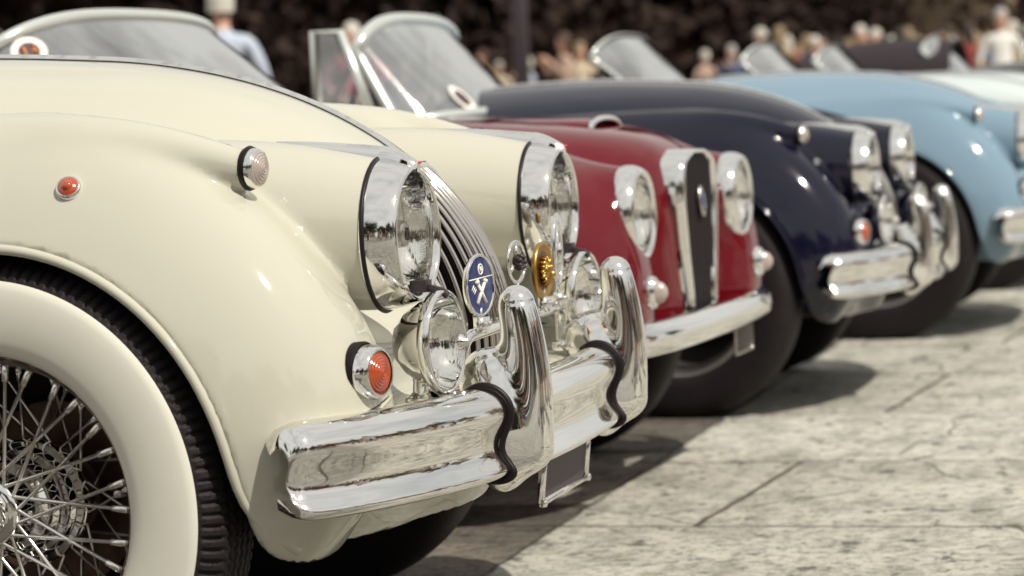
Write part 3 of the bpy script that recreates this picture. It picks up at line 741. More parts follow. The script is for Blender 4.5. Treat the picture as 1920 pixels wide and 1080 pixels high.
def seats(root):
    for s in (-1, 1):
        def sg():
            rows = []
            for t in np.linspace(0, 1, 9):
                zz = .48+.42*t; w_ = .20*(1-.25*t**3); k = .07*(1-.3*t)
                rows.append([(-1.72-.12*t+k*math.cos(q), w_*math.sin(q), zz) for q in np.linspace(0, 2*PI, 17)[:-1]])
            V, Fc = g_grid(rows, closed_v=True); Fc.append(tuple(8*16+i for i in range(16))); return V, Fc
        if 'seat' in CACHE: o = inst('seat', CACHE['seat'], root)
        else: CACHE['seat'] = one('seat', sg(), leather, root); o = CACHE['seat']
        o.location = (0, .25*s, 0)
    if 'stw' in CACHE: inst('steering_wheel', CACHE['stw'], root)
    else:
        mb = MB(); c = Vector((-1.12, -.26, .92)); a, b_, d = frame((-.9, 0, .35))
        mb.add(*g_tube([c+a*.19*math.cos(q)+b_*.19*math.sin(q) for q in np.linspace(0, 2*PI, 41)[:-1]], .010, 8, closed=True))
        for q in (0, 2.1, 4.2): mb.add(*g_tube([c, c+a*.19*math.cos(q)+b_*.19*math.sin(q)], .006, 6))
        mb.add(*g_tube([c, c-d*.35], .015, 8)); CACHE['stw'] = mb.build('steering_wheel', darkmetal, root)

car1 = roadster('cream_roadster', 'cream roadster nearest the camera with whitewall wire wheel and badge bar', cream, (-1.70, 4.43, 0), detail=2, badges=True)

# ------------------------------------------------------------------ badge bar, badges, plate of the cream car
def badge_bar(root):
    P = []
    def arc(c, r, a0, a1, n, ax): pass
    pts = [(.552, -.295, .462), (.552, -.295, .500), (.553, -.291, .515), (.555, -.280, .5265), (.557, -.262, .532), (.560, -.235, .533), (.563, -.12, .534), (.564, 0, .534), (.563, .14, .534), (.560, .27, .533), (.557, .300, .532), (.555, .320, .5265), (.553, .331, .515), (.552, .335, .500), (.552, .335, .462)]
    k = np.arange(len(pts)); fx, fy, fz = [spl(k, [p[i] for p in pts]) for i in range(3)]
    path = [(float(fx(t)), float(fy(t)), float(fz(t))) for t in np.linspace(0, len(pts)-1, 110)]
    mb = MB(); mb.add(*g_tube(path, .0095, 16))
    for yy in (-.295, .335):
        mb.add(*g_lathe([(0, .0150), (.002, .0165), (.014, .0160), (.016, .0135), (.018, .010)], (.552, yy, .455), (0, 0, 1), 28))
    return mb.build('badge_bar', chrome, root)
def clip(mb, x, y, z):
    mb.box((x-.004, y-.012, z-.004), (x+.010, y+.012, z+.020)); mb.add(*g_lathe([(0, .0045), (.007, .004), (.009, .001)], (x+.008, y-.006, z+.010), (1, 0, 0), 12)); mb.add(*g_lathe([(0, .0045), (.007, .004), (.009, .001)], (x+.008, y+.006, z+.010), (1, 0, 0), 12))
    mb.add(*g_tube([(x, y, z+.01), (x+.002, y, z+.034)], .0035, 8))
def badges(root):
    bx = .566
    # blue oval enamel with crossed white bars
    yb = -.235; zc = .605
    mb = MB(); clip(mb, bx, yb, .538)
    mb.add(*g_lathe([(-.003, .0385), (.0025, .0400), (.005, .0390), (.005, .0365), (.003, .0365)], (bx, yb, zc), (1, 0, 0), 48, sx=1.0, sy=1.18))
    b = mb.build('blue_badge', chrome, root)
    one('enamel', g_lathe([(.0032, .0368), (.0042, .030), (.0046, .0001)], (bx, yb, zc), (1, 0, 0), 48, sx=1.0, sy=1.18, cap0=False), enamel, b)
    e = MB(); x0 = bx+.0050
    for s in (-1, 1):
        e.add(*g_tube([(x0, yb-s*.012, zc-.026), (x0, yb+s*.010, zc+.004)], .0030, 6)); e.add(*g_tube([(x0, yb+s*.010, zc+.004), (x0, yb+s*.0125, zc+.0075)], .0045, 6))
    e.add(*g_tube([(x0, yb+.006*math.cos(q), zc+.024+.0075*math.sin(q)) for q in np.linspace(0, 2*PI, 20)[:-1]], .0012, 6, closed=True))
    e.add(*g_tube([(x0, yb, zc+.020), (x0, yb, zc+.028)], .0022, 6)); e.add(*g_tube([(x0, yb-.032, zc+.009), (x0, yb+.032, zc+.013)], .0010, 6))
    for i in range(3): e.add(*g_tube([(x0, yb-.026+.003*i, zc-.006-.003*i), (x0, yb-.020+.003*i, zc+.001-.003*i)], .0009, 5))
    e.build('emblem', white_e, b)
    # small chrome steering wheel badge
    yb = -.012; zc = .625
    mb = MB(); clip(mb, bx, yb, .538); R_ = .030
    mb.add(*g_tube([(bx+.003, yb+R_*math.cos(q), zc+R_*1.05*math.sin(q)) for q in np.linspace(0, 2*PI, 49)[:-1]], .0032, 8, closed=True))
    for q in (PI/2, PI*7/6, -PI/6): mb.add(*g_tube([(bx+.003, yb, zc), (bx+.003, yb+R_*math.cos(q), zc+R_*math.sin(q))], [.0045, .0030], 6))
    mb.add(*g_tube([(bx+.002, yb, .570), (bx+.003, yb, zc-R_)], .0035, 8))
    b = mb.build('steering_wheel_badge', chrome, root)
    mb = MB(); mb.add(*g_lathe([(0, .012), (.006, .0125), (.011, .009), (.014, .0001)], (bx+.002, yb, zc), (1, 0, 0), 20))
    for q in np.linspace(0, 2*PI, 8)[:-1]: mb.add(*g_lathe([(0, .0045), (.008, .0040), (.011, .0001)], (bx+.007, yb+.009*math.cos(q), zc+.009*math.sin(q)), (1, 0, 0), 10))
    mb.build('hub_ornament', darkmetal, b)
    # gold medallion with a lion mask in relief
    yb = .160; zc = .600
    mb = MB(); clip(mb, bx, yb, .538); b = mb.build('gold_badge', chrome, root)
    one('rim', g_lathe([(-.002, .040), (.003, .0415), (.006, .040), (.006, .0365), (.004, .0355)], (bx, yb, zc), (1, 0, 0), 48, sy=1.14), gold, b)
    one('field', g_lathe([(.0035, .0360), (.0045, .020), (.005, .0001)], (bx, yb, zc), (1, 0, 0), 40, sy=1.14, cap0=False), brass_d, b)
    mb = MB(); rg = random.Random(3)
    for i in range(34):
        q = 2*PI*i/34; rr = .0165+.003*(i % 2); cy = yb+rr*math.cos(q)*.9; cz = zc+rr*math.sin(q)*1.12
        mb.add(*g_tube([(bx+.006, yb+rr*.55*math.cos(q), zc+rr*.6*math.sin(q)), (bx+.013-rg.random()*.003, cy, cz), (bx+.006, cy+.003*math.cos(q), cz+.003*math.sin(q)-.001)], [.0028, .0028, .0008], 7))
    mb.add(*g_lathe([(.004, .013), (.011, .012), (.016, .0085), (.018, .0001)], (bx, yb, zc), (1, 0, 0), 24, sy=1.15))
    mb.add(*g_lathe([(.010, .0065), (.020, .0055), (.024, .0028), (.025, .0001)], (bx, yb, zc-.005), (1, 0, 0), 14))
    for s in (-1, 1): mb.add(*g_lathe([(.008, .0035), (.017, .0032), (.0185, .0001)], (bx, yb+s*.006, zc+.006), (1, 0, 0), 10)); mb.add(*g_lathe([(.004, .004), (.012, .0036), (.014, .0001)], (bx, yb+s*.0125, zc+.013), (1, 0, 0), 10))
    mb.build('lion_mask', gold, b)
    # tall narrow ring badge
    yb = .262; zc = .622
    mb = MB(); clip(mb, bx, yb, .538)
    mb.add(*g_tube([(bx+.003, yb+.026*math.cos(q), zc+.052*math.sin(q)+.004) for q in np.linspace(0, 2*PI, 49)[:-1]], .0042, 8, closed=True))
    mb.add(*g_tube([(bx+.003, yb, .560), (bx+.003, yb, zc+.054)], .003, 8)); mb.add(*g_lathe([(0, .010), (.008, .009), (.010, .0001)], (bx+.002, yb, zc), (1, 0, 0), 16, sy=2.0))
    mb.build('ring_badge', chrome, root)
def number_plate(root):
    x0 = .627; yc = .028; hw = .150; z0 = .262; z1 = .345; tl = -.03
    def P(y, z, d=0): return (x0+tl*(z1-z)/.08*.3+d, y, z)
    mb = MB()
    outl = [(yc-hw, z0), (yc+hw, z0), (yc+hw, z1), (yc-hw, z1)]
    for i in range(4):
        a = outl[i]; b = outl[(i+1) % 4]
        mb.add(*g_tube([P(*a), P(*b)], .0062, 8))
    mb.add(*g_tube([P(yc-hw, z1), P(yc-hw, z1+.012, -.02)], .005, 6)); mb.add(*g_tube([P(yc+hw, z1), P(yc+hw, z1+.03, -.01)], .005, 6))
    mb.add(*g_lathe([(0, .013), (.006, .012)], (x0-.005, yc+hw-.01, z1+.022), (1, 0, 0), 16, sy=2))
    mb.box((x0-.012, yc-hw, z1+.006), (x0-.004, yc+hw, z1+.014))
    for y_, z_ in [(yc-hw, z0), (yc-hw, z1), (yc+hw, z0), (yc+hw, z1)]: mb.add(*g_lathe([(0, .007), (.007, .006), (.009, .001)], P(y_, z_, .002), (1, 0, 0), 10))
    f = mb.build('number_plate_frame', chrome, root)
    mb = MB(); V = [P(yc-hw+.004, z0+.004), P(yc+hw-.004, z0+.004), P(yc+hw-.004, z1-.004), P(yc-hw+.004, z1-.004)]
    V2 = [(p[0]-.004, p[1], p[2]) for p in V]; mb.add(V+V2, [(0, 1, 2, 3), (7, 6, 5, 4), (0, 4, 5, 1), (1, 5, 6, 2), (2, 6, 7, 3), (3, 7, 4, 0)])
    mb.build('plate', plate_m, f, smooth=False)
badge_bar(car1); badges(car1)
for nm, yb, an in (('blue_badge', -.235, -.30), ('steering_wheel_badge', -.012, -.20), ('gold_badge', .16, -.12)):
    for o in car1.children:
        if o.name == nm:
            Rm = Matrix.Translation((.566, yb, 0)) @ Matrix.Rotation(an, 4, 'Z') @ Matrix.Translation((-.566, -yb, 0))
            for q in [o]+list(o.children): q.data.transform(Rm)
number_plate(car1)
# piping along the seam between wing and front apron
def apron_seam(root):
    for s in (-1, 1):
        P = []
        for y_ in np.linspace(.665, .50, 16):
            xs_ = np.linspace(.75, .3, 300); zz = .462+.022*(.665-y_)/.165
            f = jag_f(xs_, np.full(300, y_), np.full(300, zz)); k = int(np.argmax(f < 0)); P.append((xs_[k], s*y_, zz))
        for _ in range(4): P = [P[0]]+[tuple((np.array(P[i-1])+2*np.array(P[i])+np.array(P[i+1]))/4) for i in range(1, len(P)-1)]+[P[-1]]
        one('seam_piping', g_tube(P, .0035, 8), cream, root); one('seam_gap', g_tube([(p[0]-.001, p[1], p[2]+.0045) for p in P], .0022, 6), rubber, root)
apron_seam(car1)

# ------------------------------------------------------------------ maroon coupe-nosed spider
RW_T = spl([-3.2, -1.5, -.6, 0, .6], [.30, .36, .385, .372, .37])
RB_T = spl([-3.2, -2.2, -1.4, -.6, 0, .155, .3, .45, .6], [.25, .36, .405, .415, .392, .381, .368, .358, .353])
def red_f(x, y, z):
    y = np.abs(y)
    wing = ell(x, y, z, .50, .45, .225, RW_T(x), .5, .10, .455, 2.6, 2.2, -2.7, .55)
    hull = ell(x, y, z, 0, .46, .715, .24, .30, .18, .295, 3.4, 3.4, -2.75, .5)
    bon = ell(x, y, z, 0, .45, .40, RB_T(x), .5, .0, .530, 2.6, 6.0, -2.3, .95)
    pod = np.sqrt((y-.45)**2+(z-(.628+.02*np.clip(.5-x, 0, 1)))**2)-(.100+.10*np.clip(.5-x, 0, .3)); pod = smax(smax(pod, x-.505, .01), -.1-x, .1)
    d = smin(smin(wing, hull, .09), bon, .10); d = smin(d, pod, .07)
    cut = np.maximum(np.sqrt(x*x+(z-.33)**2)-.35, .44-y); cut = np.minimum(cut, np.maximum(np.sqrt((x-RA)**2+(z-.33)**2)-.34, .44-y))
    d = smax(d, smax(-cut, .22+.11*np.clip((x-.1)/.3, 0, 1)-z, .05), .01)
    d = smax(d, -np.maximum(np.sqrt((y-.45)**2+(z-.628)**2)-.086, .45-x), .004)
    cock = ell(x, y, z, 0, 1.0, .50, .6, .60, -.92, .18, 3.5, 3.5, -1.8, .25)
    return smax(d, -cock, .02)
GW = spl([.36, .375, .42, .50, .58, .66, .71, .735, .750], [.070, .092, .106, .122, .138, .150, .140, .108, .045])
def red_front(y, z):
    xs_ = np.linspace(.75, .2, 400); f = red_f(xs_, np.full(400, y), np.full(400, z)); return float(xs_[int(np.argmax(f < 0))])
def red_car(loc, rz):
    root = thing('maroon_spider', 'maroon spider with tall chrome framed grille and bonnet scoop between the cream and navy cars', 'car', loc, rz)
    P, Q, N = surfnet(red_f, axis_pts((-3.4, -.8, .04), (-.8, -.4, .025), (-.4, .64, .0125)), axis_pts((-.00625, .76, .0125)), axis_pts((.19, .95, .0125)))
    cen = P[Q].mean(1); nn_ = N[Q].mean(1)
    def rd(cx): return np.hypot(cen[:, 0]-cx, cen[:, 2]-.33)
    well = ((rd(0) < .37) | (rd(RA) < .36)) & ((np.abs(nn_[:, 1]) < .6) | (np.abs(cen[:, 1]) < .6)) & (np.abs(cen[:, 1]) > .42)
    ck = (cen[:, 0] < -.7) & (cen[:, 0] > -2.1) & (np.abs(cen[:, 1]) < .48) & (cen[:, 2] < .80)
    mesh('body', P, Q, [maroon, well_m, leather], root, fm=np.where(well, 1, np.where(ck, 2, 0)), normals=N)
    for s in (-1, 1):
        for xx in (0, RA):
            w_ = wire_wheel(root, s, 0, xx, 0, white=False); [(setattr(ch, 'data', ch.data.copy()), ch.data.materials.clear(), ch.data.materials.append(darkmetal)) for ch in w_.children if ch.name.startswith('rim')]
            w_.location.y = .60*s; w_.location.z = .33; w_.scale = (.955,)*3
        y = .45*s; z = .628
        hl = one('headlight', g_lathe([(.495, .102), (.505, .1045), (.520, .1035), (.533, .099), (.541, .092), (.541, .086), (.534, .0815)], (0, y, z), n=64, cap0=False, cap1=False), chrome, root)
        one('lens', ribbed_disc((.532, y, z), .0825, .014, 13, 64, 24, .0010), glass, hl)
        one('reflector', g_lathe([(.531, .082), (.51, .075), (.485, .05), (.475, .015), (.475, .0001)], (0, y, z), n=36, cap0=False, cap1=False), chrome, hl)
        one('bulb_cap', g_lathe([(.475, .012), (.515, .012), (.524, .006), (.525, .0001)], (0, y, z), n=16, cap0=False), steel, hl)
        hl.location = (0, 0, 0)
        # drop shaped side lamp
        xf = red_front(.49*s, .468)
        sl_ = one('sidelight', g_lathe([(-.02, .028), (.006, .031), (.014, .027), (.018, .020)], (xf, .49*s, .468), (1, .1*s, 0), 28, sx=.85, sy=1.15, cap0=False, cap1=False), chrome, root)
        one('lens', g_lathe([(.016, .022), (.030, .017), (.038, .008), (.040, .0001)], (xf, .49*s, .468), (1, .1*s, 0), 24, sx=.85, sy=1.15, cap0=False), clear_l, sl_)
    zz = np.linspace(.362, .749, 40)
    outl = [(-GW(z), z) for z in zz]+[(GW(z), z) for z in zz[::-1]]
    sf = [red_front(float(y), float(z)) for y, z in outl]
    for _ in range(6): sf = [(sf[i-1]+2*sf[i]+sf[(i+1) % len(sf)])/4 for i in range(len(sf))]
    rows = []
    for k_, sc in ((0, 1.05), (1, 1.05), (2, 1.02), (3, .975), (4, .925), (5, .885), (6, .875)):
        row = []
        for (y, z), x_ in zip(outl, sf):
            xf = .547; xx = [x_-.02, max(x_, xf-.018), max(xf, x_+.008), max(xf+.004, x_+.012), max(xf+.002, x_+.010), max(xf-.008, x_), xf-.03][k_]
            row.append((xx, y*sc, .555+(z-.555)*(1-(1-sc)*.42)))
        rows.append(row)
    g = one('grille', g_grid(rows, closed_v=True), chrome, root)
    one('grille_backing', g_grid([[(.540, float(k*GW(z)), float(z)) for z in zz] for k in np.linspace(-.9, .9, 13)]), well_m, g)
    for i in range(7):
        y = -.105+.035*i; zq = [float(z) for z in zz if GW(z) > abs(y)+.01]
        one('slat', g_tube([(.543, y, z) for z in zq], .0026, 6), darkmetal, g)
    xb_ = .547
    b = one('grille_badge', g_lathe([(0, .030), (.005, .029), (.007, .024)], (xb_, .0, .635), (1, 0, .1), 28, sx=.72, sy=1.2), steel, g)
    one('badge_enamel', g_lathe([(.006, .025), (.009, .018), (.010, .0001)], (xb_, .0, .635), (1, 0, .1), 28, sx=.72, sy=1.2, cap0=False), enamel, g)
    # bonnet scoop
    mb = MB(); rows = []
    for x in np.linspace(.05, .335, 16):
        t = (x-.05)/.285; zt = [k for k in np.linspace(.95, .5, 451)]; f = red_f(np.full(451, x), np.zeros(451), np.array(zt)); z0 = zt[int(np.argmax(f < 0))]
        h = .017*t**1.2+.001; w_ = .115
        rows.append([(x, w_*math.cos(q), z0-.008+(h+.008)*abs(math.sin(q))**.7) for q in np.linspace(0, PI, 17)])
    mb.add(*g_grid(rows)); sc_ = mb.build('bonnet_scoop', maroon, root)
    one('scoop_lip', g_tube(rows[-1], .0065, 8), chrome, sc_)
    one('scoop_mouth', (rows[-2], [tuple(range(17))]), well_m, sc_)
    # slim bumper
    pl = [(.585, 0), (.583, .2), (.572, .4), (.548, .55), (.505, .66), (.45, .735), (.37, .765)]
    k = np.arange(len(pl)); fx = spl(k, [p[0] for p in pl]); fy = spl(k, [p[1] for p in pl]); rows = []
    for t in np.linspace(-6, 6, 81):
        a = abs(t); sg = 1 if t >= 0 else -1; c = Vector((float(fx(a)), float(fy(a))*sg, .372)); e = .01
        tt = Vector((float(fx(a+e)-fx(max(a-e, 0))), float(fy(a+e)-fy(max(a-e, 0)))*sg, 0))*sg
        if tt.length < 1e-6: tt = Vector((0, 1, 0))
        tt.normalize(); n_ = Vector((tt.y, -tt.x, 0))
        rows.append([c+n_*(.034*math.cos(q)-.006)+Vector((0, 0, .037*math.sin(q))) for q in np.linspace(-PI*.62, PI*.62, 15)])
    bp = one('bumper', g_grid(rows), chrome, root)
    for s in (-1, 1):
        one('bumper_bracket', g_tube([(.40, .35*s, .36), (.57, .36*s, .368)], .012, 8), darkmetal, bp)
    mb = MB(); mb.box((.520, .37, .262), (.528, .53, .332)); npb = mb.build('number_plate', mat('worn_plate', (.10, .08, .07), rough=.6, var=.4, vscale=30), root, bevel=.003)
    mb = MB(); mb.add(*g_tube([(.524, .365, .257), (.524, .535, .257), (.524, .535, .337), (.524, .365, .337)], .004, 6, closed=True)); mb.build('plate_frame', steel, npb)
    Pf, ws = windscreen(root, pale_frame, xb=-.495, lean=.30, zb=.885, zt=1.118, hw=.60, wrap=.22, bow=.10, arch=.085, fr=.016)
    ws.data.transform(Matrix.Identity(4))
    sticker(root, Pf, -.80, .80, '74', r=.040)
    one('dashboard', g_grid([[(-.72-.05*math.sin(q), y, .86+.05*math.cos(q)) for q in np.linspace(0, PI, 9)] for y in np.linspace(-.5, .5, 15)]), leather, root)
    seats(root)
    return root
DIG = {'7': [[(-.5, 1), (.5, 1), (-.1, -1)]], '4': [[(.3, -1), (.3, 1), (-.5, -.3), (.6, -.3)]], '1': [[(-.2, .6), (.1, 1), (.1, -1)]]}
def sticker(root, Pf, u, v, txt, r=.042):
    c = Pf(u, v); du = (Pf(u+.02, v)-Pf(u-.02, v)).normalized(); dv = (Pf(u, v+.05)-Pf(u, v-.05)); dv = (dv-du*dv.dot(du)).normalized()
    n = dv.cross(du).normalized()
    if n.x < 0: n = -n
    o = c+n*.004
    s_ = one('race_sticker', ([o+(du*math.cos(q)+dv*math.sin(q))*r for q in np.linspace(0, 2*PI, 41)[:-1]]+[o-n*.001+(du*math.cos(q)+dv*math.sin(q))*r for q in np.linspace(0, 2*PI, 41)[:-1]], [tuple(range(40)), tuple(range(79, 39, -1))]), white_e, root, smooth=False)
    one('sticker_centre', ([o+n*.0015+(du*math.cos(q)+dv*math.sin(q))*r*.60 for q in np.linspace(0, 2*PI, 33)[:-1]], [tuple(range(32))]), mat('sticker_brown', (.06, .02, .03), rough=.5), s_, smooth=False)
    if txt:
        mb = MB(); sgn = 1 if du.y > 0 else -1
        for i, ch in enumerate(txt):
            off = (i-(len(txt)-1)/2)*.023
            for line in DIG[ch]: mb.add(*g_tube([o+n*.003+du*sgn*(off+px*.0085)+dv*(py*.0135) for px, py in line], .0026, 6))
        mb.build('sticker_digits', mat('sticker_orange', (.70, .27, .05), rough=.5), s_)
pale_frame = mat('pale_frame', (.66, .68, .65), rough=.22, metal=.6)
red = red_car((-1.76, 6.45, 0), -.06)

# ------------------------------------------------------------------ the other roadsters of the row
car3 = roadster('navy_roadster', 'dark navy roadster with orange indicator and raked pale windscreen, beside the maroon car', navy, (-1.535, 8.42, 0), scale=.935, detail=0, fr=pale_frame)
car4 = roadster('blue_roadster', 'light blue roadster just beyond the dark navy one', blue, (-1.28, 10.72, 0), flat=True, scale=.945, detail=0, fr=pale_frame)
car5 = roadster('pale_roadster', 'pale blue-white roadster next after the light blue one', pale, (-1.15, 12.95, 0), flat=True, scale=.925, detail=0, fr=pale_frame)
car6 = roadster('grey_roadster', 'pale grey roadster beyond the two blue cars', pale, (-1.15, 15.1, 0), flat=True, scale=.93, detail=0, fr=pale_frame)
car7 = roadster('black_roadster', 'black roadster with its dark soft top up, far along the row', black_p, (-.8, 17.3, 0), flat=True, scale=.98, detail=0, fr=pale_frame)
car8 = roadster('far_cream_roadster', 'ivory roadster farthest along the row', cream, (-.4, 19.6, 0), flat=True, scale=.98, detail=0, fr=pale_frame)
def vent_window(root, s=-1):
    y = .625*s
    outl = [(-1.09, y*1.02, .86), (-.90, y*1.02, .86), (-1.01, y*1.02, 1.165), (-1.09, y*1.02, 1.17)]
    v = one('vent_window', g_tube(outl, .016, 8, closed=True), pale_frame, root)
    one('glass', (outl, [(0, 1, 2, 3)]), screen_glass, v, smooth=False)
vent_window(car3); vent_window(car3, 1)
sticker(car3, CACHE['ws', 'navy_roadster'], -.42, .16, '', r=.055)
def soft_top(root):
    rows = []
    for x in np.linspace(-2.3, -.92, 22):
        t = (x+2.3)/1.38; zt = .86+.30*math.sin(min(1, t*1.25+.05)*PI*.5)**.8*(1-.08*max(0, t-.8)/.2)
        rows.append([(x, .62*math.cos(q), .80+(zt-.80)*abs(math.sin(q))**.55) for q in np.linspace(0, PI, 25)])
    one('soft_top', g_grid(rows), mat('soft_top_cloth', (.018, .012, .016), rough=.9), root)
soft_top(car7)

# ------------------------------------------------------------------ people
def skin_mesh(name, joints, bones, sub=1):
    me = bpy.data.meshes.new(name); me.from_pydata([j[0] for j in joints], bones, []); o = bpy.data.objects.new(name, me); C.objects.link(o)
    o.modifiers.new('s', 'SKIN'); s = o.modifiers.new('u', 'SUBSURF'); s.levels = sub
    sv = me.skin_vertices[0].data
    for i, j in enumerate(joints):
        r = j[1]; sv[i].radius = r if isinstance(r, tuple) else (r, r); sv[i].use_root = (i == 0)
    dg = bpy.context.evaluated_depsgraph_get(); ev = o.evaluated_get(dg); m2 = bpy.data.meshes.new_from_object(ev)
    bpy.data.objects.remove(o); return m2
POSES = {
 'stand': dict(ha=(.30, .06, .98), hb=(-.30, .04, .98), ea=(.27, -.02, 1.20), eb=(-.27, -.02, 1.20), fa=(.11, .0), fb=(-.11, .02)),
 'hips': dict(ha=(.17, .10, 1.02), hb=(-.17, .10, 1.02), ea=(.40, -.06, 1.20), eb=(-.40, -.06, 1.20), fa=(.14, .0), fb=(-.13, .05)),
 'phone': dict(ha=(.10, .30, 1.42), hb=(-.10, .30, 1.42), ea=(.26, .12, 1.20), eb=(-.26, .12, 1.20), fa=(.12, .0), fb=(-.11, .08)),
 'walk': dict(ha=(.26, .24, 1.02), hb=(-.28, -.18, 1.00), ea=(.26, .02, 1.18), eb=(-.27, -.08, 1.20), fa=(.10, -.26), fb=(-.10, .28)),
}
def body_mesh(pose):
    p = POSES[pose]; J = []; B = []
    def j(x, y, z, r): J.append(((x, y, z), r)); return len(J)-1
    pel = j(0, 0, .95, (.155, .115)); wa = j(0, .005, 1.10, (.135, .10)); ch = j(0, 0, 1.30, (.165, .115)); nk0 = j(0, -.01, 1.46, (.075, .07)); nk = j(0, 0, 1.52, .052)
    h0 = j(0, .02, 1.58, (.062, .075)); h1 = j(0, .012, 1.66, (.076, .092)); h2 = j(0, .0, 1.73, (.062, .075)); B += [(pel, wa), (wa, ch), (ch, nk0), (nk0, nk), (nk, h0), (h0, h1), (h1, h2)]
    nose = j(0, .112, 1.635, .012); B.append((h1, nose))
    for s, hk, ek, fk in ((1, 'ha', 'ea', 'fa'), (-1, 'hb', 'eb', 'fb')):
        hx, hy, hz = p[hk]; ex, ey, ez = p[ek]; fx, fy = p[fk]
        sh = j(.175*s, -.01, 1.41, .062); el = j(ex, ey, ez, .043); wr = j(hx+(ex-hx)*.15, hy+(ey-hy)*.15, hz+(ez-hz)*.15, .028); d = Vector((hx-ex, hy-ey, hz-ez)).normalized()
        pa = j(hx, hy, hz, (.036, .020)); B += [(ch, sh), (sh, el), (el, wr), (wr, pa)]
        side = Vector((0, 1, 0)) if abs(d.y) < .7 else Vector((0, 0, 1))
        for k in range(4):
            b0 = Vector((hx, hy, hz))+d*.045+side*((k-1.5)*.019); f1 = j(*b0, .0085); f2 = j(*(b0+d*(.045-.006*abs(k-1.3))+Vector((-.010*s, 0, 0))), .0075); B += [(pa, f1), (f1, f2)]
        t1 = j(*(Vector((hx, hy, hz))+side*.038+d*.012), .010); B.append((pa, t1))
        ear = j(.080*s, -.005, 1.645, .014); B.append((h1, ear))
        hp = j(.095*s, 0, .90, .095); kn = j(fx*.95, fy*.5+.02, .49, .062); an = j(fx, fy-.03, .09, .042); to = j(fx*1.15, fy+.14, .035, (.042, .032)); B += [(pel, hp), (hp, kn), (kn, an), (an, to)]
    return skin_mesh('person', J, B, 1)
def hair_mesh(kind):
    V = []; Fc = []; n = 18; m_ = 9
    low = {'short': 1.60, 'long': 1.50, 'cap': 1.66}[kind]
    rows = []
    for j in range(m_):
        t = j/(m_-1); row = []
        for i in range(n):
            q = 2*PI*i/n; front = max(0, math.sin(q)); lo = low+(1.70-low)*front**.7
            z = 1.795-(1.795-lo)*t; r = math.sqrt(max(0, 1-((z-1.68)/.118)**2)) if z > 1.66 else .98
            wob = 1+.05*math.sin(5*q+3*t)
            row.append((.090*r*math.cos(q)*wob, -.006+.104*r*math.sin(q)*wob, z))
        rows.append(row)
    V, Fc = g_grid(rows, closed_v=True); Fc.append(tuple(range(n-1, -1, -1)))
    if kind == 'cap':
        k = len(V); V += [(x, y, z) for x, y, z in [(-.07, .09, 1.70), (.07, .09, 1.70), (.05, .17, 1.685), (-.05, .17, 1.685), (-.07, .09, 1.69), (.07, .09, 1.69), (.05, .17, 1.675), (-.05, .17, 1.675)]]; Fc += [(k, k+1, k+2, k+3), (k+7, k+6, k+5, k+4), (k, k+3, k+7, k+4), (k+1, k+5, k+6, k+2), (k+3, k+2, k+6, k+7)]
    me = bpy.data.meshes.new('hair'); me.from_pydata(V, [], Fc); me.polygons.foreach_set('use_smooth', [True]*len(me.polygons)); me.update(); return me
skins = [mat('skin_light', (.52, .30, .21), rough=.5), mat('skin_tan', (.36, .20, .13), rough=.5)]
CL = {'lightblue': (.45, .50, .60), 'pink': (.40, .11, .17), 'white': (.72, .71, .68), 'navy': (.03, .04, .10), 'black': (.015, .012, .014), 'beige': (.50, .42, .30), 'red': (.22, .03, .03), 'grey': (.20, .19, .20), 'denim': (.07, .11, .20), 'khaki': (.28, .22, .14), 'green': (.06, .12, .05), 'yellow': (.36, .29, .13), 'peach': (.42, .29, .23)}
HC = {'white': (.50, .47, .42), 'grey': (.35, .33, .32), 'brown': (.06, .03, .018), 'black': (.012, .009, .009), 'blond': (.22, .16, .09), 'cap': (.60, .58, .55)}
def cloth(c): return mat('cloth_'+c, CL[c], rough=.85, var=.15, vscale=12)
PM = {}
def person(x, y, face, top, legs, hair='brown', hk='short', pose='stand', short=False, skin=0, label=None, h=1.0, group='people'):
    key = (pose, top, legs, skin, short)
    if key not in PM:
        if pose not in PM: PM[pose] = body_mesh(pose)
        me = PM[pose].copy(); me.materials.clear(); setmat(me, [skins[skin], cloth(top), cloth(legs), mat('shoe_leather', (.03, .02, .018), rough=.5)])
        hp = POSES[pose]; idx = []
        for f in me.polygons:
            cx, cy, cz = f.center; k = 1
            if cz > 1.485: k = 0
            elif cz < .075: k = 3
            elif cz < .97 and abs(cx) < .25: k = 2
            if short and .12 < cz < .48 and abs(cx) < .25: k = 0
            for hd, ed in (('ha', 'ea'), ('hb', 'eb')):
                H = Vector(hp[hd]); E = Vector(hp[ed]); dv = Vector(f.center)
                if (dv-H).length < .12: k = 0
                u = (dv-E).dot(H-E)/(H-E).length_squared
                if u > (.05 if short else .75) and (dv-(E+(H-E)*u)).length < .075 and u < 1.6 and (abs(cx) > .19 or cy > .13): k = 0
            idx.append(k)
        me.polygons.foreach_set('material_index', idx); me.polygons.foreach_set('use_smooth', [True]*len(idx)); me.update(); PM[key] = me
    o = bpy.data.objects.new('person', PM[key]); C.objects.link(o); o.location = (x, y, 0); o.rotation_euler = (0, 0, face); o.scale = (h,)*3
    hkk = ('hair', hk, hair)
    if hkk not in PM:
        m_ = hair_mesh(hk); setmat(m_, mat('hair_'+hair, HC[hair], rough=.6)); PM[hkk] = m_
    ho = bpy.data.objects.new('cap' if hk == 'cap' else 'hair', PM[hkk]); link(ho, o)
    tag(o, label or 'person', 'person', group)
    return o
Cc = Vector((0, 0, CAM_H))
def at(u, Z):                                # ground point seen at column u of the photograph, Z metres away
    d = F+RX*((u-960)/5500); return Cc.x+d.x*Z, Cc.y+d.y*Z
def P_(u, Z, *a, **k): x, y = at(u, Z); return person(x, y, *a, **k)
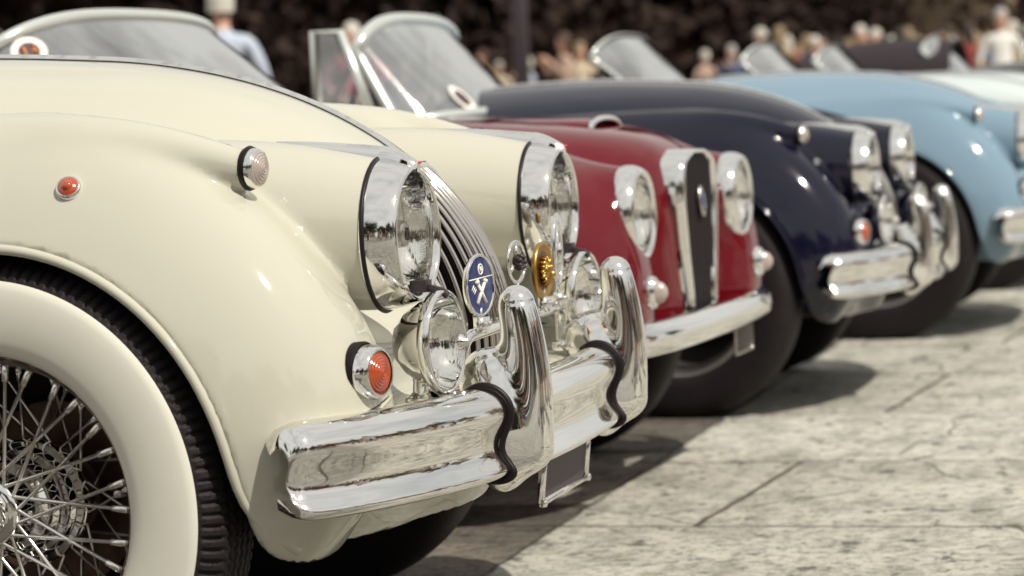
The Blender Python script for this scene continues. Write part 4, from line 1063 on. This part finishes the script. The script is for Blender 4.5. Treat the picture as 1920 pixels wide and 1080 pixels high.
P_(442, 18.5, .15, 'lightblue', 'denim', 'white', h=.95, label='white haired man in pale blue shirt seen from behind, beyond the nearest windscreen')
P_(683, 31, 2.9, 'pink', 'white', 'white', pose='hips', label='white haired person in pink shirt seen through the navy roadster windscreen')
P_(1078, 40, 2.2, 'peach', 'beige', 'brown', 'long', 'phone', label='person in peach top taking a picture right of the grey pole')
P_(1108, 43, 3.4, 'beige', 'denim', 'blond', h=.95, label='blond person in beige beside the raked windscreen of the blue car')
P_(880, 47, 3.0, 'grey', 'navy', 'grey', label='grey haired person in a grey top just left of the pole')
P_(925, 50, 2.6, 'khaki', 'black', 'brown', 'long', label='long haired person in khaki just left of the pole')
P_(1632, 42, 3.1, 'navy', 'denim', 'white', h=.97, label='white haired man in navy jacket behind the far windscreens')
P_(1560, 50, 2.7, 'white', 'grey', 'black', label='dark haired person in white shirt behind the black car hood')
P_(1895, 38, 3.3, 'white', 'beige', 'grey', 'short', label='person in white shirt at the right end of the crowd')
rg = random.Random(11)
ORD = ['first', 'second', 'third', 'fourth', 'fifth', 'sixth', 'seventh', 'eighth', 'ninth', 'tenth', 'eleventh', 'twelfth', 'thirteenth', 'fourteenth', 'fifteenth', 'sixteenth', 'seventeenth', 'eighteenth', 'nineteenth', 'twentieth', 'twenty-first', 'twenty-second', 'twenty-third', 'twenty-fourth', 'twenty-fifth', 'twenty-sixth', 'twenty-seventh', 'twenty-eighth', 'twenty-ninth', 'thirtieth', 'thirty-first', 'thirty-second', 'thirty-third', 'thirty-fourth', 'thirty-fifth', 'thirty-sixth', 'thirty-seventh', 'thirty-eighth', 'thirty-ninth', 'fortieth']+[t_+'-'+u_ for t_ in ('forty', 'fifty', 'sixty') for u_ in ('first', 'second', 'third', 'fourth', 'fifth', 'sixth', 'seventh', 'eighth', 'ninth')]
EN = {'lightblue': 'pale blue', 'peach': 'peach'}
tops = list(CL); hs = list(HC)
extra = [(1445, 31), (1495, 34), (1530, 37), (1590, 33), (1660, 30), (1690, 36), (1720, 29), (1745, 40), (1775, 33), (1800, 38), (1830, 30), (1850, 42), (1870, 35), (1915, 32), (1945, 36), (1390, 38), (1340, 40), (1230, 37), (840, 40), (780, 42), (300, 36), (120, 38), (50, 35), (1010, 42), (955, 45)]
extra = [(u, Z+16) for u, Z in extra]+[(1480, 44), (1515, 56), (1545, 47), (1610, 58), (1645, 49), (1675, 60), (1705, 45), (1735, 54), (1760, 62), (1790, 46), (1815, 57), (1845, 50), (1880, 61), (1905, 48)]; extra.sort()
for i, (u, Z) in enumerate(extra):
    t = tops[rg.randrange(len(tops))]; hr = hs[rg.randrange(len(hs)-1)]
    P_(u, Z, rg.uniform(0, 6.28), t, rg.choice(['denim', 'khaki', 'black', 'navy', 'beige']), hr, rg.choice(['short', 'long', 'cap', 'short']) , rg.choice(['stand', 'hips', 'walk', 'phone']), short=rg.random() < .4, skin=rg.randrange(2), h=rg.uniform(.92, 1.04), label=f'blurred person in {EN.get(t, t)} top, {ORD[i]} from the left in the crowd under the trees', group='crowd under the trees')
# onlookers in front of the cars (outside the frame, mirrored in the chrome)
for i in range(56):
    x = 2.3+rg.random()*2.6; y = 1.5+rg.random()*9
    if i > 30: x = -3+rg.random()*9; y = -2.2-rg.random()*5
    t = tops[rg.randrange(len(tops))]
    person(x, y, rg.uniform(.9, 2.2), t, rg.choice(['denim', 'khaki', 'black', 'white', 'beige']), hs[rg.randrange(len(hs)-1)], rg.choice(['short', 'long', 'short']), rg.choice(['stand', 'hips', 'walk', 'phone']), short=rg.random() < .6, skin=rg.randrange(2), h=rg.uniform(.9, 1.05), label=f'onlooker in {EN.get(t, t)} top, {ORD[i]} of those watching the cars from the open square', group='onlookers mirrored in the chrome')

# ------------------------------------------------------------------ trees, hedge, buildings, pole
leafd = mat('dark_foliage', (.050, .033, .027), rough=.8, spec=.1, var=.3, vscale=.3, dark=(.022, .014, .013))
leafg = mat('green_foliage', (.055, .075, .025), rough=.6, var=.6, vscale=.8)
bark = mat('bark', (.05, .032, .026), rough=.9, var=.5, vscale=6)
def leaf_cloud(n, pts, size, seed):
    r_ = np.random.RandomState(seed); c = np.array(pts)[r_.randint(0, len(pts), n)]
    p = c[:, :3]+(r_.normal(size=(n, 3))*c[:, 3:4]*.5)
    a = r_.normal(size=(n, 3)); a /= np.linalg.norm(a, axis=1)[:, None]; b = np.cross(a, r_.normal(size=(n, 3))); b /= np.linalg.norm(b, axis=1)[:, None]
    s = size*r_.uniform(.6, 1.4, (n, 1)); V = np.stack([p-a*s-b*s*.6, p+a*s-b*s*.4, p+a*s*.9+b*s*.6, p-a*s*.8+b*s*.5], 1).reshape(-1, 3)
    return V, np.arange(4*n).reshape(n, 4)
def tree(x, y, h, seed, lm, label, low=1.6, group='trees around the square'):
    r_ = random.Random(seed); key = ('tree', seed % 3, lm.name, low)
    t = thing('tree', label, 'tree', (x, y, 0), r_.uniform(0, 6.28), group, scale=h/9)
    if key not in CACHE:
        r2 = random.Random(seed % 3); mb = MB(); tips = []
        mb.add(*g_tube([(0, 0, -.1), (.05, .03, 1.2), (.1, -.05, 2.6), (.05, 0, 4.2), (0, .1, 6.5)], [.30, .22, .18, .13, .05], 10))
        for k in range(11):
            q = k*2.4; z0 = 1.9+k*.42; L = 3.1-.14*k; p0 = Vector((.06, 0, z0)); p2 = p0+Vector((math.cos(q)*L, math.sin(q)*L, .9+r2.random()*1.1)); p1 = (p0+p2)/2+Vector((0, 0, -.15))
            mb.add(*g_tube([p0, p1, p2], [.09, .06, .02], 6)); tips += [(*p2, 1.25), (*(p1+Vector((0, 0, .3))), 1.0)]
        tips += [(0, 0, 6.6, 1.8), (.5, .3, 7.6, 1.3), (-.6, .2, 5.6, 1.8)]
        if low < 1.2:
            tips += [(math.cos(q)*2.3, math.sin(q)*2.3, 1.3, 1.0) for q in np.linspace(0, 6.28, 9)]
        trk = mb.build('trunk', bark, t); V, Q = leaf_cloud(5200, tips, .13, seed); cr_ = mesh('crown', V, Q, lm, t, smooth=False); CACHE[key] = (trk, cr_)
    else: inst('trunk', CACHE[key][0], t); inst('crown', CACHE[key][1], t)
for i in range(17):
    u = -250+i*145+rg.uniform(-40, 40); Z = 68+rg.uniform(-4, 7); x, y = at(u, Z)
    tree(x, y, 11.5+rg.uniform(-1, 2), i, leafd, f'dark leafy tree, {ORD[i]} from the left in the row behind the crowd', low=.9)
def hedge(u0, u1, Z, h, lm, label, n=9000):
    x0, y0 = at(u0, Z); x1, y1 = at(u1, Z); L = math.hypot(x1-x0, y1-y0); r_ = np.random.RandomState(5)
    t = r_.rand(n); zz = r_.rand(n)**.8*h; off = (r_.rand(n)-.5)*1.2
    pts = np.stack([x0+(x1-x0)*t, y0+(y1-y0)*t+off, zz, np.full(n, .25)], 1); V, Q = leaf_cloud(n, pts, .20, 3)
    o = mesh('hedge', V, Q, lm, smooth=False); tag(o, label, 'hedge', kind='stuff')
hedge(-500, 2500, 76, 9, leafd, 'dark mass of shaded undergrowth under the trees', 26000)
# far wall with steps behind the trees on the right
stone = mat('warm_stone', (.34, .26, .17), rough=.85, var=.25, vscale=1.2)
def steps():
    t = thing('stone_terrace', 'warm brown stone terrace with steps seen beyond the crowd', 'terrace', (0, 0, 0))
    x0, y0 = at(1380, 63); x1, y1 = at(1800, 61); d = Vector((x1-x0, y1-y0, 0)); L = d.length; d.normalize(); nrm = Vector((-d.y, d.x, 0))
    def blk(a, b, n0, n1, z0, z1, mb):
        V = []
        for z in (z0, z1):
            for s, k in ((a, n0), (b, n0), (b, n1), (a, n1)): p = Vector((x0, y0, 0))+d*s+nrm*k; V.append((p.x, p.y, z))
        mb.add(V, [(0, 3, 2, 1), (4, 5, 6, 7), (0, 1, 5, 4), (1, 2, 6, 5), (2, 3, 7, 6), (3, 0, 4, 7)])
    mb = MB()
    for i in range(8): blk(0, L, i*.36, 4.2, i*.16, (i+1)*.16, mb)
    mb.build('stairs', stone, t, smooth=False, bevel=.02)
    mb = MB(); blk(-.2, L+.2, 4.2, 4.8, 0, 2.9, mb); mb.build('wall', stone, t, smooth=False)
    mb = MB(); blk(-.3, L+.3, 4.05, 4.95, 2.9, 3.05, mb); mb.build('coping', mat('pale_stone', (.48, .42, .32), rough=.8, var=.2, vscale=3), t, smooth=False)
steps()
def pole():
    x, y = at(998, 30); t = thing('lamp_post', 'grey metal lamp post standing behind the cars', 'lamp post', (x, y, 0))
    gm = mat('grey_metal', (.10, .085, .11), rough=.5, metal=.3)
    one('base', g_lathe([(0, .17), (.08, .17), (.1, .13), (.8, .11), (.84, .09)], n=24, axis=(0, 0, 1)), gm, t)
    one('pole', g_lathe([(.8, .085), (3.5, .07), (6.2, .05)], n=20, axis=(0, 0, 1)), gm, t)
    one('lamp_head', g_lathe([(6.2, .05), (6.25, .12), (6.5, .2), (6.55, .24), (6.7, .1), (6.75, .02)], n=24, axis=(0, 0, 1)), gm, t)
pole()
# the square behind the photographer: church, houses, trees (mirrored in the chrome and paint)
plaster = mat('cream_plaster', (.55, .46, .33), rough=.85, var=.15, vscale=.8)
plaster2 = mat('ochre_plaster', (.42, .27, .15), rough=.85, var=.15, vscale=.8)
shade = mat('window_dark', (.03, .025, .03), rough=.2)
rooft = mat('roof_tile', (.25, .11, .06), rough=.8, var=.3, vscale=2)
def church(x, y, rz):
    t = thing('church', 'cream church facade with round window and bell tower across the square', 'church', (x, y, 0), rz)
    mb = MB(); mb.box((-7, 0, 0), (7, 18, 11)); mb.add([(-7, 0, 11), (7, 0, 11), (0, 0, 15), (-7, 18, 11), (7, 18, 11), (0, 18, 15)], [(0, 1, 2), (3, 5, 4), (0, 2, 5, 3), (1, 4, 5, 2)]); mb.build('nave', plaster, t, smooth=False)
    for zz in (6.2, 10.8):
        mb = MB(); mb.box((-7.3, -.35, zz), (7.3, -.002, zz+.4)); mb.build('cornice', mat('pale_stone', (.48, .42, .32)), t, smooth=False)
    for xx in (-6.2, -2.6, 2.6, 6.2):
        mb = MB(); mb.box((xx-.35, -.28, 0), (xx+.35, -.003, 6.2)); mb.build('pilaster', mat('pale_stone', (.48, .42, .32)), t, smooth=False)
    one('round_window', g_lathe([(0, 1.15), (.06, 1.15)], (0, -.06, 8.6), (0, 1, 0), 32), shade, t, smooth=False)
    mb = MB(); mb.box((-1.1, -.12, 0), (1.1, -.004, 3.6)); mb.add(*g_lathe([(0, 1.1), (.115, 1.1)], (0, -.12, 3.6), (0, 1, 0), 32)); mb.build('door', shade, t, smooth=False)
    mb = MB(); mb.box((7.6, 1, 0), (11.4, 4.8, 17)); mb.build('tower', plaster, t, smooth=False)
    one('tower_dome', g_lathe([(17, 2.0), (17.6, 1.9), (18.8, 1.3), (19.5, .5), (20.6, .05)], (9.5, 2.9, 0), (0, 0, 1), 16), rooft, t)
    for zz in (8, 12.6):
        mb = MB(); mb.box((8.8, .9, zz), (10.2, .996, zz+2.4)); mb.build('tower_window', shade, t, smooth=False)
church(34, -26, math.atan2(-26, 34)+PI/2+PI)
def house(x, y, rz, w_, h_, m_, label):
    t = thing('house', label, 'house', (x, y, 0), rz, 'houses round the square')
    mb = MB(); mb.box((-w_/2, 0, 0), (w_/2, 9, h_)); mb.build('wall', m_, t, smooth=False)
    mb = MB(); mb.add([(-w_/2-.4, -.5, h_), (w_/2+.4, -.5, h_), (w_/2+.4, 9.5, h_), (-w_/2-.4, 9.5, h_), (-w_/2+1, 4.5, h_+2), (w_/2-1, 4.5, h_+2)], [(0, 1, 5, 4), (2, 3, 4, 5), (1, 2, 5), (3, 0, 4), (3, 2, 1, 0)]); mb.build('roof', rooft, t, smooth=False)
    for k in range(int(h_//3.2)):
        for i in range(int(w_//2.6)):
            xx = -w_/2+1.4+i*2.6; mb = MB(); mb.box((xx-.5, -.05, 1+k*3.2), (xx+.5, -.004, 2.7+k*3.2)); mb.build('window', shade, t, smooth=False)
house(12, -42, PI, 16, 10, plaster2, 'ochre house across the square beside the church')
house(-8, -44, PI, 18, 12, plaster, 'tall cream house across the square')
house(48, 2, -PI/2, 20, 10, plaster, 'cream house at the end of the square facing the car bonnets')
house(46, 26, -PI/2, 18, 9, plaster2, 'ochre house at the end of the square')
for i, (x, y) in enumerate([(-30, -22), (-22, -28), (24, -34), (31, -12), (36, 10), (33, 20), (30, 34), (-34, -6), (-30, 12), (21, 40), (27, -20), (-12, -17), (-7, -19), (-2, -16), (3, -18), (8, -16.5), (13, -18), (18, -14)]):
    tree(x, y, 8+rg.uniform(-1, 2), 40+i, leafg, f'green tree across the open square, {ORD[i]} planted round it', group='trees around the square')
